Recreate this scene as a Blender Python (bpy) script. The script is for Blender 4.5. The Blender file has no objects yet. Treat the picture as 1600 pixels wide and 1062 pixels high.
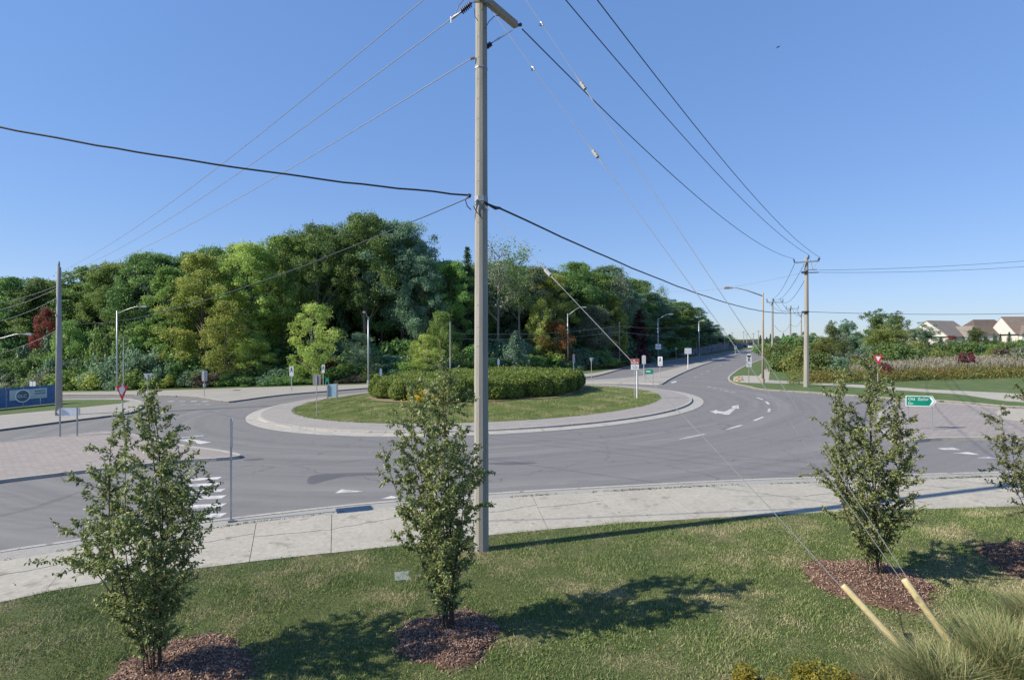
import bpy, math, random
import numpy as np
from mathutils import Vector, Matrix, noise as mnoise

# ------------------------------------------------------------------ camera, sky, sun, exposure
SC = bpy.context.scene
COL = SC.collection
R = math.radians
CAM_H = 4.8
cam = bpy.data.cameras.new('camera'); camo = bpy.data.objects.new('camera', cam); COL.objects.link(camo)
camo.location = (0, 0, CAM_H); camo.rotation_euler = (R(90), 0, 0)
cam.sensor_width = 36; cam.lens = 850 / 1600 * 36; cam.clip_end = 5000; cam.clip_start = 0.1
SC.camera = camo
SUN_AZ, SUN_EL = 14.0, 36.0       # shadows run to the right and slightly away
world = bpy.data.worlds.new('World'); SC.world = world; world.use_nodes = True
wn = world.node_tree; wn.nodes.clear()
wo = wn.nodes.new('ShaderNodeOutputWorld'); wb = wn.nodes.new('ShaderNodeBackground'); ws = wn.nodes.new('ShaderNodeTexSky')
ws.sky_type = 'NISHITA'; ws.sun_disc = False; ws.sun_elevation = R(SUN_EL); ws.sun_rotation = R(270 - SUN_AZ)
ws.altitude = 300; ws.air_density = 1.0; ws.dust_density = 0.0; ws.ozone_density = 1.0
wb.inputs[1].default_value = 0.138
wg = wn.nodes.new('ShaderNodeGamma'); wg.inputs[1].default_value = 0.38      # evener brightness from zenith to horizon
wh = wn.nodes.new('ShaderNodeHueSaturation'); wh.inputs['Saturation'].default_value = 1.8
wn.links.new(ws.outputs[0], wg.inputs[0]); wn.links.new(wg.outputs[0], wh.inputs['Color']); wt = wn.nodes.new('ShaderNodeMix'); wt.data_type = 'RGBA'; wt.blend_type = 'MULTIPLY'; wt.inputs[0].default_value = 1; wt.inputs[7].default_value = (0.80, 0.98, 1.40, 1)   # cool white balance
wn.links.new(wh.outputs[0], wt.inputs[6]); wn.links.new(wt.outputs[2], wb.inputs[0]); wn.links.new(wb.outputs[0], wo.inputs[0])
sl = bpy.data.lights.new('sun', 'SUN'); so = bpy.data.objects.new('sun', sl); COL.objects.link(so)
sl.energy = 3.2; sl.angle = R(0.5); sl.color = (1.0, 0.90, 0.74)
sd = Vector((math.cos(R(SUN_EL)) * math.cos(R(SUN_AZ)), math.cos(R(SUN_EL)) * math.sin(R(SUN_AZ)), -math.sin(R(SUN_EL))))
so.rotation_euler = sd.to_track_quat('-Z', 'Y').to_euler(); so.location = (-30, -10, 40)
SC.view_settings.view_transform = 'Standard'; SC.view_settings.look = 'None'
SC.view_settings.exposure = 1.2; SC.view_settings.gamma = 1; SC.view_settings.use_curve_mapping = False
SC.render.engine = 'CYCLES'
SC.cycles.max_bounces = 8; SC.cycles.diffuse_bounces = 5; SC.cycles.glossy_bounces = 2; SC.cycles.transmission_bounces = 4

# ------------------------------------------------------------------ survey: the site slopes 3 % up to the east, 1 % down to the north
F = 850.0
def gz(x, y): return 0.03 * x - 0.01 * y
def G(px, py):
    u = (px - 800) / F; v = (py - 531) / F
    Y = CAM_H / (v + 0.03 * u - 0.01)
    return (u * Y, Y)
def P3(px, py, Y): return Vector(((px - 800) / F * Y, Y, CAM_H - (py - 531) / F * Y))
def GP(pts): return [G(*p) for p in pts]
def spline(pts, per=6, closed=False):
    pts = [np.array(p, float) for p in pts]; n = len(pts); out = []
    rng = range(n) if closed else range(n - 1)
    for i in rng:
        if closed: p0, p1, p2, p3 = pts[i-1], pts[i], pts[(i+1) % n], pts[(i+2) % n]
        else: p0, p1, p2, p3 = pts[max(i-1, 0)], pts[i], pts[i+1], pts[min(i+2, n-1)]
        for k in range(per):
            t = k / per
            out.append(0.5 * ((2*p1) + (p2-p0)*t + (2*p0-5*p1+4*p2-p3)*t*t + (3*p1-p0-3*p2+p3)*t**3))
    if not closed: out.append(pts[-1])
    return [tuple(p) for p in out]
def resample(pts, step):
    p = np.array(pts); s = np.r_[0, np.cumsum(np.hypot(*np.diff(p[:, :2], axis=0).T))]
    n = max(2, int(round(s[-1] / step)) + 1); t = np.linspace(0, s[-1], n)
    return np.c_[np.interp(t, s, p[:, 0]), np.interp(t, s, p[:, 1])]

# ------------------------------------------------------------------ materials
def nodes(name):
    m = bpy.data.materials.new(name); m.use_nodes = True; nt = m.node_tree
    return m, nt, nt.nodes['Principled BSDF']
def mixc(nt, fac, a, b):
    n = nt.nodes.new('ShaderNodeMix'); n.data_type = 'RGBA'
    for sock, v in ((n.inputs[0], fac), (n.inputs[6], a), (n.inputs[7], b)):
        if hasattr(v, 'is_linked'): nt.links.new(v, sock)
        elif isinstance(v, (int, float)): sock.default_value = v
        else: sock.default_value = (*v, 1)
    return n.outputs[2]
def pos(nt): return nt.nodes.new('ShaderNodeNewGeometry').outputs['Position']
def objc(nt): return nt.nodes.new('ShaderNodeTexCoord').outputs['Object']
def noise(nt, vec, scale, detail=4, rough=0.6):
    n = nt.nodes.new('ShaderNodeTexNoise'); n.inputs['Scale'].default_value = scale
    n.inputs['Detail'].default_value = detail; n.inputs['Roughness'].default_value = rough
    nt.links.new(vec, n.inputs['Vector']); return n.outputs['Fac']
def ramp(nt, fac, lo, hi):
    n = nt.nodes.new('ShaderNodeMapRange'); n.inputs[1].default_value = lo; n.inputs[2].default_value = hi
    nt.links.new(fac, n.inputs[0]); return n.outputs[0]
def bump(nt, bsdf, h, s, d=0.02):
    b = nt.nodes.new('ShaderNodeBump'); b.inputs['Strength'].default_value = s; b.inputs['Distance'].default_value = d
    nt.links.new(h, b.inputs['Height']); nt.links.new(b.outputs[0], bsdf.inputs['Normal'])
def scl(nt, vec, s):
    n = nt.nodes.new('ShaderNodeVectorMath'); n.operation = 'MULTIPLY'; n.inputs[1].default_value = s
    nt.links.new(vec, n.inputs[0]); return n.outputs[0]
def mottled(name, a, b, big=0.5, fine=20, rough=0.85, bs=0.3, finek=0.5, metallic=0, world=True, speck=None):
    m, nt, bs_ = nodes(name)
    p = pos(nt) if world else objc(nt)
    c1 = mixc(nt, ramp(nt, noise(nt, p, big, 5), 0.3, 0.7), a, b)
    f = noise(nt, p, fine, 3)
    dark = tuple(x * (1 - 0.45 * finek) for x in a); light = tuple(min(1, x * (1 + 0.4 * finek)) for x in b)
    c2 = mixc(nt, ramp(nt, f, 0.25, 0.75), dark, light)
    c = mixc(nt, 0.5, c1, c2)
    if speck:
        c = mixc(nt, ramp(nt, noise(nt, p, speck[1], 2), 0.62, 0.7), c, speck[0])
    nt.links.new(c, bs_.inputs['Base Color'])
    bs_.inputs['Roughness'].default_value = rough; bs_.inputs['Metallic'].default_value = metallic
    bs_.inputs['Specular IOR Level'].default_value = 0.25
    if bs: bump(nt, bs_, f, bs)
    return m
def plain(name, c, rough=0.6, metallic=0, spec=0.4, var=0.12):
    m, nt, b = nodes(name)
    f = noise(nt, objc(nt), 6, 4)
    nt.links.new(mixc(nt, ramp(nt, f, 0.3, 0.7), tuple(x * (1 - var) for x in c), tuple(min(1, x * (1 + var)) for x in c)), b.inputs['Base Color'])
    b.inputs['Roughness'].default_value = rough; b.inputs['Metallic'].default_value = metallic
    b.inputs['Specular IOR Level'].default_value = spec
    return m
def leafmat(name, dark, mid, light, trans=0.45, tint=0.14, rough=0.55, k=2.8):
    """leaf colours spread over the leaves by a per-leaf random value and a per-tree one"""
    m, nt, b = nodes(name)
    dark, mid, light = (tuple(min(.8, x * k) for x in c) for c in (dark, mid, light))
    at = nt.nodes.new('ShaderNodeAttribute'); at.attribute_name = 'rnd'
    cr = nt.nodes.new('ShaderNodeValToRGB'); e = cr.color_ramp.elements
    e[0].position = 0.0; e[0].color = (*dark, 1); e[1].position = 1.0; e[1].color = (*light, 1)
    k = cr.color_ramp.elements.new(0.5); k.color = (*mid, 1)
    nt.links.new(at.outputs['Fac'], cr.inputs[0])
    oi = nt.nodes.new('ShaderNodeObjectInfo')
    hs = nt.nodes.new('ShaderNodeHueSaturation')
    h = nt.nodes.new('ShaderNodeMapRange'); h.inputs[3].default_value = 0.5 - 0.035 * tint * 4; h.inputs[4].default_value = 0.5 + 0.03 * tint * 4
    nt.links.new(oi.outputs['Random'], h.inputs[0]); nt.links.new(h.outputs[0], hs.inputs['Hue'])
    v = nt.nodes.new('ShaderNodeMapRange'); v.inputs[3].default_value = 0.8; v.inputs[4].default_value = 1.2
    nt.links.new(oi.outputs['Random'], v.inputs[0]); nt.links.new(v.outputs[0], hs.inputs['Value'])
    nt.links.new(cr.outputs[0], hs.inputs['Color'])
    nt.links.new(hs.outputs[0], b.inputs['Base Color']); b.inputs['Roughness'].default_value = rough
    b.inputs['Specular IOR Level'].default_value = 0.3
    tr = nt.nodes.new('ShaderNodeBsdfTranslucent'); nt.links.new(hs.outputs[0], tr.inputs[0])
    mx = nt.nodes.new('ShaderNodeMixShader'); mx.inputs[0].default_value = trans
    nt.links.new(b.outputs[0], mx.inputs[1]); nt.links.new(tr.outputs[0], mx.inputs[2])
    nt.links.new(mx.outputs[0], nt.nodes['Material Output'].inputs[0])
    return m
def lawnmat(name, g1, g2, dry, dryk=0.5, blades=False):
    m, nt, b = nodes(name); p = pos(nt)
    a = mixc(nt, ramp(nt, noise(nt, p, 1.3, 5), 0.35, 0.65), g1, g2)
    pat = ramp(nt, noise(nt, p, 0.55, 6, 0.7), 0.62 - 0.2 * dryk, 0.8 - 0.2 * dryk)
    c = mixc(nt, pat, a, dry)
    if blades:
        at = nt.nodes.new('ShaderNodeAttribute'); at.attribute_name = 'rnd'
        c = mixc(nt, ramp(nt, at.outputs['Fac'], 0.78, 1.05), c, dry)
        c = mixc(nt, ramp(nt, at.outputs['Fac'], 0.3, 0.0), c, tuple(x * 0.55 for x in g1))
    else:
        c = mixc(nt, ramp(nt, noise(nt, p, 30, 3), 0.35, 0.7), tuple(x * 0.5 for x in g1), c)
        bump(nt, b, noise(nt, p, 25, 4), 0.6, 0.05)
    nt.links.new(c, b.inputs['Base Color']); b.inputs['Roughness'].default_value = 0.8; b.inputs['Specular IOR Level'].default_value = 0.15
    return m
def pavermat(name, a, b2, mortar, bw=0.42, bh=0.21, vec_scale=1.0):
    m, nt, b = nodes(name); p = pos(nt)
    t = nt.nodes.new('ShaderNodeTexBrick'); t.inputs['Scale'].default_value = 1.0 * vec_scale
    t.inputs['Brick Width'].default_value = bw; t.inputs['Row Height'].default_value = bh; t.inputs['Mortar Size'].default_value = 0.018
    for i, c in ((1, a), (2, b2), (3, mortar)): t.inputs[i].default_value = (*c, 1)
    nt.links.new(p, t.inputs[0])
    big = ramp(nt, noise(nt, p, 0.35, 6, 0.7), 0.3, 0.7)
    c = mixc(nt, big, t.outputs[0], tuple((x + y) * 0.5 * 0.82 for x, y in zip(a, b2)))
    c = mixc(nt, 0.65, t.outputs[0], c)
    c = mixc(nt, ramp(nt, noise(nt, p, 9, 4), 0.55, 0.8), c, tuple(x * 0.7 for x in a))
    nt.links.new(c, b.inputs['Base Color']); b.inputs['Roughness'].default_value = 0.9
    bump(nt, b, t.outputs['Fac'], -0.4, 0.01)
    return m
def asphaltmat():
    m, nt, b = nodes('asphalt'); p = pos(nt)
    # wheel tracks worn along the ring: rings of wear about the island's centre, plus patches and grain
    off = nt.nodes.new('ShaderNodeVectorMath'); off.operation = 'SUBTRACT'; off.inputs[1].default_value = (RC[0], RC[1], 0)
    nt.links.new(p, off.inputs[0])
    flat = scl(nt, off.outputs[0], (1, 1, 0))
    ln = nt.nodes.new('ShaderNodeVectorMath'); ln.operation = 'LENGTH'; nt.links.new(flat, ln.inputs[0])
    dn = nt.nodes.new('ShaderNodeMath'); dn.operation = 'MULTIPLY_ADD'; dn.inputs[1].default_value = 1.6
    nt.links.new(noise(nt, p, 0.12, 3), dn.inputs[0]); nt.links.new(ln.outputs['Value'], dn.inputs[2])
    cmb = nt.nodes.new('ShaderNodeCombineXYZ'); nt.links.new(dn.outputs[0], cmb.inputs[0])
    rings = noise(nt, cmb.outputs[0], 0.75, 3, 0.7)
    c = mixc(nt, ramp(nt, rings, 0.36, 0.64), (0.104, 0.103, 0.106), (0.225, 0.222, 0.217))
    c = mixc(nt, ramp(nt, noise(nt, p, 0.22, 7, 0.78), 0.42, 0.66), c, (0.168, 0.166, 0.166))
    st = noise(nt, scl(nt, p, (0.28, 1.5, 1)), 1.1, 5, 0.7)
    c = mixc(nt, ramp(nt, st, 0.58, 0.72), c, (0.100, 0.099, 0.102))
    c = mixc(nt, ramp(nt, noise(nt, p, 1.9, 5, 0.7), 0.62, 0.74), c, (0.225, 0.222, 0.215))
    g = noise(nt, p, 60, 2)
    c = mixc(nt, ramp(nt, g, 0.3, 0.8), mixc(nt, 0.45, c, (0.08, 0.08, 0.085)), mixc(nt, 0.4, c, (0.32, 0.315, 0.31)))
    # thin cracks
    v = nt.nodes.new('ShaderNodeTexVoronoi'); v.feature = 'DISTANCE_TO_EDGE'; v.inputs['Scale'].default_value = 0.16
    wv = nt.nodes.new('ShaderNodeVectorMath'); wv.operation = 'ADD'
    nz = nt.nodes.new('ShaderNodeTexNoise'); nz.inputs['Scale'].default_value = 0.7; nt.links.new(p, nz.inputs[0])
    nt.links.new(scl(nt, nz.outputs['Color'], (2, 2, 0)), wv.inputs[0]); nt.links.new(p, wv.inputs[1]); nt.links.new(wv.outputs[0], v.inputs['Vector'])
    cr = ramp(nt, v.outputs['Distance'], 0.006, 0.002)
    crm = nt.nodes.new('ShaderNodeMath'); crm.operation = 'MULTIPLY'; crm.inputs[1].default_value = 0.35; nt.links.new(cr, crm.inputs[0])
    c = mixc(nt, crm.outputs[0], c, (0.06, 0.06, 0.065))
    nt.links.new(c, b.inputs['Base Color']); b.inputs['Roughness'].default_value = 0.85; b.inputs['Specular IOR Level'].default_value = 0.3
    bump(nt, b, g, 0.3, 0.01)
    return m

RC = (-2.8, 48.0)     # centre of the roundabout
M = {}
M['asphalt'] = asphaltmat()
M['patch'] = mottled('old_tar_and_shadow', (0.085, 0.087, 0.095), (0.12, 0.122, 0.13), 0.8, 40, 0.8, 0.2)
M['concrete'] = mottled('sidewalk_concrete', (0.30, 0.287, 0.245), (0.39, 0.37, 0.32), 0.9, 9, 0.85, 0.15, 0.5, speck=((0.25, 0.237, 0.20), 1.7))
M['kerb'] = mottled('kerb_concrete', (0.29, 0.28, 0.255), (0.40, 0.385, 0.35), 0.9, 14, 0.85, 0.2, 0.6, speck=((0.21, 0.205, 0.19), 2.5))
M['strip'] = mottled('weathered_concrete', (0.25, 0.25, 0.235), (0.33, 0.325, 0.30), 1.2, 18, 0.9, 0.3, 0.6)
M['boulevard'] = mottled('boulevard_concrete', (0.25, 0.24, 0.22), (0.33, 0.32, 0.29), 0.4, 7, 0.9, 0.2, 0.6)
M['apron'] = pavermat('apron_pavers', (0.26, 0.245, 0.23), (0.34, 0.32, 0.30), (0.18, 0.17, 0.16))
M['island'] = pavermat('island_pavers', (0.25, 0.225, 0.21), (0.33, 0.295, 0.275), (0.16, 0.15, 0.145))
def paintmat(name, wear):
    m, nt, b = nodes(name); p = pos(nt)
    c = mixc(nt, ramp(nt, noise(nt, p, 2.2, 6, 0.75), 0.60 - wear, 0.80 - wear), (0.54, 0.54, 0.53), (0.22, 0.22, 0.22))
    c = mixc(nt, ramp(nt, noise(nt, p, 22, 3), 0.55, 0.7), c, (0.27, 0.27, 0.27))
    nt.links.new(c, b.inputs['Base Color']); b.inputs['Roughness'].default_value = 0.8; return m
M['paint'] = paintmat('road_paint', 0.15); M['paint_worn'] = paintmat('worn_road_paint', 0.26)
M['lawn'] = lawnmat('lawn_soil', (0.09, 0.12, 0.04), (0.13, 0.155, 0.055), (0.30, 0.25, 0.14), 0.62)
M['blade'] = lawnmat('lawn_blade', (0.13, 0.20, 0.06), (0.19, 0.255, 0.085), (0.52, 0.46, 0.29), 0.62, True)
M['turf'] = lawnmat('island_turf', (0.105, 0.15, 0.036), (0.18, 0.215, 0.06), (0.34, 0.30, 0.14), 0.75)
M['turfdark'] = lawnmat('verge_turf', (0.11, 0.17, 0.06), (0.155, 0.21, 0.075), (0.29, 0.27, 0.14), 0.5)
M['ground'] = lawnmat('ground_turf', (0.06, 0.09, 0.03), (0.09, 0.11, 0.04), (0.17, 0.15, 0.08), 0.5)
M['forestfloor'] = mottled('forest_floor', (0.035, 0.04, 0.02), (0.07, 0.065, 0.035), 0.3, 6, 0.95, 0.4, 0.8)
def polemat(name, a, b_, streak):
    m, nt, b = nodes(name); p = objc(nt)
    c = mixc(nt, ramp(nt, noise(nt, scl(nt, p, (7, 7, .35)), 1.0, 5, .7), .35, .68), a, b_)
    c = mixc(nt, ramp(nt, noise(nt, scl(nt, p, (14, 14, .9)), 1.0, 4, .7), .58, .75), c, streak)
    f = noise(nt, p, 55, 3); c = mixc(nt, ramp(nt, f, .55, .8), c, tuple(x * .72 for x in a))
    nt.links.new(c, b.inputs['Base Color']); b.inputs['Roughness'].default_value = .88; b.inputs['Specular IOR Level'].default_value = .2
    bump(nt, b, f, .35, .01); return m
M['polecon'] = polemat('pole_concrete', (.255, .245, .22), (.36, .345, .31), (.185, .175, .155))
M['polegrey'] = mottled('pole_grey_concrete', (0.23, 0.24, 0.245), (0.31, 0.32, 0.32), 1.0, 40, 0.85, 0.1, 0.3)
M['wood'] = mottled('weathered_wood', (0.26, 0.22, 0.17), (0.36, 0.31, 0.25), 2, 25, 0.9, 0.3, 0.6)
M['galv'] = plain('galvanized_steel', (0.42, 0.44, 0.46), 0.45, 0.6)
M['steel'] = plain('dull_steel', (0.30, 0.31, 0.32), 0.5, 0.5)
M['black'] = plain('black_rubber', (0.02, 0.02, 0.022), 0.5)
M['cable'] = plain('black_cable', (0.018, 0.02, 0.028), 0.5)
M['wire'] = plain('aluminium_wire', (0.28, 0.29, 0.31), 0.6, 0.2)
M['wiredark'] = plain('weathered_conductor', (0.045, 0.055, 0.08), 0.5)
M['porcelain'] = plain('insulator_polymer', (0.035, 0.04, 0.10), 0.35)
M['guyins'] = plain('guy_insulator_glaze', (0.36, 0.38, 0.39), 0.45)
M['yellow'] = mottled('faded_yellow_plastic', (0.40, 0.34, 0.17), (0.52, 0.45, 0.25), 3, 12, 0.6, 0.05, 0.5, speck=((0.30, 0.25, 0.14), 6))
M['white'] = plain('white_sheeting', (0.78, 0.78, 0.78), 0.45, var=0.04)
M['red'] = plain('red_sheeting', (0.55, 0.035, 0.045), 0.45, var=0.08)
M['redfaded'] = plain('faded_red_sheeting', (0.36, 0.11, 0.10), 0.5, var=0.08)
M['green'] = plain('green_sheeting', (0.0, 0.24, 0.15), 0.4, var=0.05)
M['signback'] = plain('sign_back_aluminium', (0.40, 0.41, 0.43), 0.5, 0.3, var=0.06)
M['signback_brown'] = plain('weathered_sign_back', (0.27, 0.245, 0.235), 0.6, 0.1)
M['signback_blue'] = plain('sign_back_pale_blue', (0.33, 0.47, 0.58), 0.45)
M['signback_white'] = plain('sign_back_white', (0.62, 0.66, 0.72), 0.45)
M['blue'] = mottled('blue_fabric', (0.06, 0.13, 0.30), (0.15, 0.23, 0.36), 1.2, 9, 0.8, 0, 0.5)
M['banner'] = plain('banner_vinyl', (0.50, 0.57, 0.55), 0.5)
M['bannerdark'] = plain('banner_dark_print', (0.10, 0.15, 0.17), 0.5)
M['printblue'] = plain('blue_print', (0.05, 0.10, 0.35), 0.5)
M['mulch'] = mottled('mulch_bed', (0.075, 0.045, 0.032), (0.14, 0.085, 0.062), 3, 40, 0.95, 0.5, 0.8)
M['bark'] = mottled('bark', (0.07, 0.055, 0.042), (0.13, 0.105, 0.08), 2, 18, 0.95, 0.5, 0.7, world=False)
M['barkpale'] = mottled('pale_bark', (0.19, 0.17, 0.14), (0.28, 0.25, 0.21), 2, 18, 0.95, 0.5, 0.7, world=False)
M['twig'] = mottled('young_bark', (0.045, 0.036, 0.03), (0.085, 0.068, 0.055), 8, 60, 0.9, 0.3, 0.6, world=False)
M['siding'] = mottled('white_siding', (0.50, 0.49, 0.47), (0.58, 0.57, 0.54), 0.5, 3, 0.7, 0, 0.05)
M['shingle'] = mottled('brown_shingles', (0.13, 0.105, 0.09), (0.19, 0.155, 0.13), 0.6, 4, 0.95, 0.2, 0.5)
M['shinglegrey'] = mottled('grey_shingles', (0.17, 0.15, 0.135), (0.23, 0.205, 0.185), 0.6, 4, 0.95, 0.2, 0.5)
M['shingledark'] = mottled('dark_brown_shingles', (0.085, 0.068, 0.06), (0.13, 0.105, 0.09), 0.6, 4, 0.95, 0.2, 0.5)
M['brickwall'] = mottled('brown_brick', (0.20, 0.12, 0.09), (0.27, 0.17, 0.13), 1, 8, 0.9, 0.1)
M['glass'] = plain('window_glass', (0.04, 0.05, 0.065), 0.12, spec=0.6)
M['wallblock'] = mottled('retaining_block', (0.13, 0.135, 0.165), (0.23, 0.23, 0.26), 1.2, 5, 0.95, 0.4, 0.6)
M['vault'] = mottled('vault_lid', (0.17, 0.20, 0.18), (0.23, 0.26, 0.235), 1.5, 25, 0.8, 0.2)
M['carwhite'] = plain('white_car_paint', (0.75, 0.76, 0.78), 0.25, spec=0.6, var=0.02)
M['cardark'] = plain('dark_car_paint', (0.05, 0.055, 0.07), 0.25, spec=0.6, var=0.02)
M['carsilver'] = plain('silver_car_paint', (0.5, 0.52, 0.54), 0.25, 0.3, 0.6, 0.02)
M['lamp'] = plain('lamp_lens', (0.6, 0.6, 0.58), 0.3)
M['tail'] = plain('red_lens', (0.4, 0.02, 0.02), 0.3)
M['rock'] = mottled('rough_stone', (0.24, 0.19, 0.13), (0.34, 0.28, 0.20), 3, 15, 0.95, 0.4)
# foliage
LF = {}
LF['oak'] = leafmat('leaf_dark_green', (0.026, 0.056, 0.019), (0.055, 0.10, 0.030), (0.10, 0.15, 0.046))
LF['mid'] = leafmat('leaf_mid_green', (0.04, 0.075, 0.02), (0.075, 0.12, 0.03), (0.125, 0.17, 0.05))
LF['light'] = leafmat('leaf_yellow_green', (0.065, 0.095, 0.022), (0.12, 0.155, 0.036), (0.19, 0.21, 0.06), tint=0.15)
LF['field'] = leafmat('leaf_field_green', (0.04, 0.07, 0.022), (0.07, 0.105, 0.032), (0.12, 0.15, 0.05), k=1.8)
LF['fieldlight'] = leafmat('leaf_field_yellow_green', (0.06, 0.08, 0.022), (0.105, 0.125, 0.034), (0.16, 0.17, 0.055), tint=0.1, k=1.8)
LF['blue'] = leafmat('leaf_blue_green', (0.03, 0.062, 0.036), (0.06, 0.10, 0.06), (0.11, 0.155, 0.10))
LF['silver'] = leafmat('leaf_silver_green', (0.08, 0.11, 0.065), (0.14, 0.17, 0.11), (0.22, 0.25, 0.17), tint=0.1, k=1.5)
LF['conifer'] = leafmat('needles', (0.014, 0.034, 0.020), (0.03, 0.058, 0.032), (0.055, 0.09, 0.048), 0.1)
LF['spruce'] = leafmat('blue_needles', (0.04, 0.07, 0.05), (0.075, 0.115, 0.085), (0.13, 0.18, 0.14), 0.1, 0.1)
LF['red'] = leafmat('leaf_red', (0.06, 0.06, 0.03), (0.25, 0.06, 0.055), (0.38, 0.13, 0.11), tint=0.05, k=1.0)
LF['burgundy'] = leafmat('leaf_burgundy', (0.06, 0.012, 0.022), (0.11, 0.02, 0.035), (0.17, 0.04, 0.06), tint=0.05, k=1.5)
LF['orange'] = leafmat('leaf_orange', (0.11, 0.05, 0.02), (0.20, 0.09, 0.035), (0.30, 0.16, 0.06), tint=0.1, k=1.1)
LF['hedge'] = leafmat('leaf_hedge', (0.055, 0.085, 0.018), (0.105, 0.145, 0.03), (0.19, 0.22, 0.06), tint=0.0, k=1.4)
LF['near'] = leafmat('leaf_young_tree', (0.06, 0.082, 0.03), (0.125, 0.148, 0.055), (0.235, 0.24, 0.115), 0.34, 0.06, 0.42, k=1.75)
LF['yellowshrub'] = leafmat('leaf_yellow_shrub', (0.12, 0.13, 0.02), (0.25, 0.23, 0.035), (0.40, 0.34, 0.06), tint=0.05, k=1.0)
LF['flower'] = leafmat('yellow_petal', (0.45, 0.30, 0.01), (0.65, 0.50, 0.03), (0.75, 0.65, 0.12), tint=0.0, k=1.0)
LF['goldenrod'] = leafmat('goldenrod', (0.07, 0.085, 0.025), (0.14, 0.12, 0.035), (0.30, 0.21, 0.05), tint=0.0, k=1.0)
LF['reed'] = leafmat('dry_reed', (0.14, 0.13, 0.095), (0.22, 0.205, 0.155), (0.32, 0.30, 0.24), tint=0.0, k=1.25)
LF['fountain'] = leafmat('fountain_grass_blade', (0.10, 0.145, 0.05), (0.18, 0.21, 0.085), (0.42, 0.38, 0.20), 0.3, 0.0, k=1.1)
LF['chip'] = leafmat('mulch_chip', (0.075, 0.046, 0.035), (0.215, 0.132, 0.10), (0.42, 0.31, 0.245), 0.0, 0.0, 0.9, k=1.0)
LF['dry'] = leafmat('dry_twig_leaf', (0.10, 0.085, 0.06), (0.16, 0.135, 0.095), (0.25, 0.21, 0.15), tint=0.05, k=1.0)

# ------------------------------------------------------------------ mesh helpers
def tag(o, label=None, cat=None, group=None, kind=None):
    if label: o['label'] = label
    if cat: o['category'] = cat
    if group: o['group'] = group
    if kind: o['kind'] = kind
    return o
def empty(name, loc=(0, 0, 0), rz=0, label=None, cat=None, group=None, kind=None):
    o = bpy.data.objects.new(name, None); COL.objects.link(o); o.location = loc; o.rotation_euler = (0, 0, rz)
    o.empty_display_size = 0.2
    return tag(o, label, cat, group, kind)
class MB:
    def __init__(s): s.v = []; s.f = []; s.m = []; s.mi = 0
    def add(s, vs, fs):
        n = len(s.v); s.v += [tuple(p) for p in vs]; s.f += [tuple(i + n for i in f) for f in fs]; s.m += [s.mi] * len(fs); return s
    def box(s, c, size, rz=0.0, mat=None):
        x, y, z = (d / 2 for d in size)
        vs = [Vector((a * x, b * y, e * z)) for e in (-1, 1) for b in (-1, 1) for a in (-1, 1)]
        rm = mat or Matrix.Rotation(rz, 3, 'Z')
        vs = [rm @ p + Vector(c) for p in vs]
        return s.add(vs, [(0, 2, 3, 1), (4, 5, 7, 6), (0, 1, 5, 4), (2, 6, 7, 3), (0, 4, 6, 2), (1, 3, 7, 5)])
    def tube(s, path, radii, n=6, cap=True):
        path = [Vector(p) for p in path]
        if not hasattr(radii, '__len__'): radii = [radii] * len(path)
        vs = []; up = Vector((0, 0, 1)); prev = None
        for i, p in enumerate(path):
            t = (path[min(i+1, len(path)-1)] - path[max(i-1, 0)])
            t = t.normalized() if t.length > 1e-9 else up
            if prev is None:
                a = t.cross(Vector((0, 1, 0)) if abs(t.z) > 0.9 else up).normalized()
            else:
                a = (prev - t * prev.dot(t)).normalized()
            prev = a; b = t.cross(a)
            for k in range(n):
                w = 2 * math.pi * (k + 0.5) / n
                vs.append(p + (a * math.cos(w) + b * math.sin(w)) * radii[i])
        fs = []
        for i in range(len(path) - 1):
            for k in range(n):
                k2 = (k + 1) % n
                fs.append((i*n+k, i*n+k2, (i+1)*n+k2, (i+1)*n+k))
        if cap: fs += [tuple(range(n))[::-1], tuple((len(path)-1)*n + k for k in range(n))]
        return s.add(vs, fs)
    def prism(s, poly, d0, d1, axis='y'):
        """poly in (x,z) extruded along y, or in (x,y) extruded along z, or in (y,z) along x"""
        n = len(poly)
        def pt(p, d): return (p[0], d, p[1]) if axis == 'y' else ((p[0], p[1], d) if axis == 'z' else (d, p[0], p[1]))
        vs = [pt(p, d0) for p in poly] + [pt(p, d1) for p in poly]
        fs = [tuple(range(n)), tuple(range(2*n-1, n-1, -1))] + [(i, i+n, (i+1) % n + n, (i+1) % n) for i in range(n)]
        return s.add(vs, fs)
    def slab(s, pts, top, th):
        n = len(pts)
        vs = [(x, y, gz(x, y) + top) for x, y in pts] + [(x, y, gz(x, y) + top - th) for x, y in pts]
        fs = [tuple(range(n))] + [(i, (i+1) % n, (i+1) % n + n, i + n) for i in range(n)]
        return s.add(vs, fs)
    def build(s, name, mats, parent=None, smooth=False):
        me = bpy.data.meshes.new(name); me.from_pydata(s.v, [], s.f)
        mats = mats if isinstance(mats, (list, tuple)) else [mats]
        for m in mats: me.materials.append(m)
        if len(mats) > 1: me.polygons.foreach_set('material_index', s.m)
        if smooth: me.polygons.foreach_set('use_smooth', [True] * len(me.polygons))
        me.validate(); 
        import bmesh
        bm = bmesh.new(); bm.from_mesh(me); bmesh.ops.recalc_face_normals(bm, faces=bm.faces); bm.to_mesh(me); bm.free()
        o = bpy.data.objects.new(name, me); COL.objects.link(o); o.parent = parent
        return o
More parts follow.
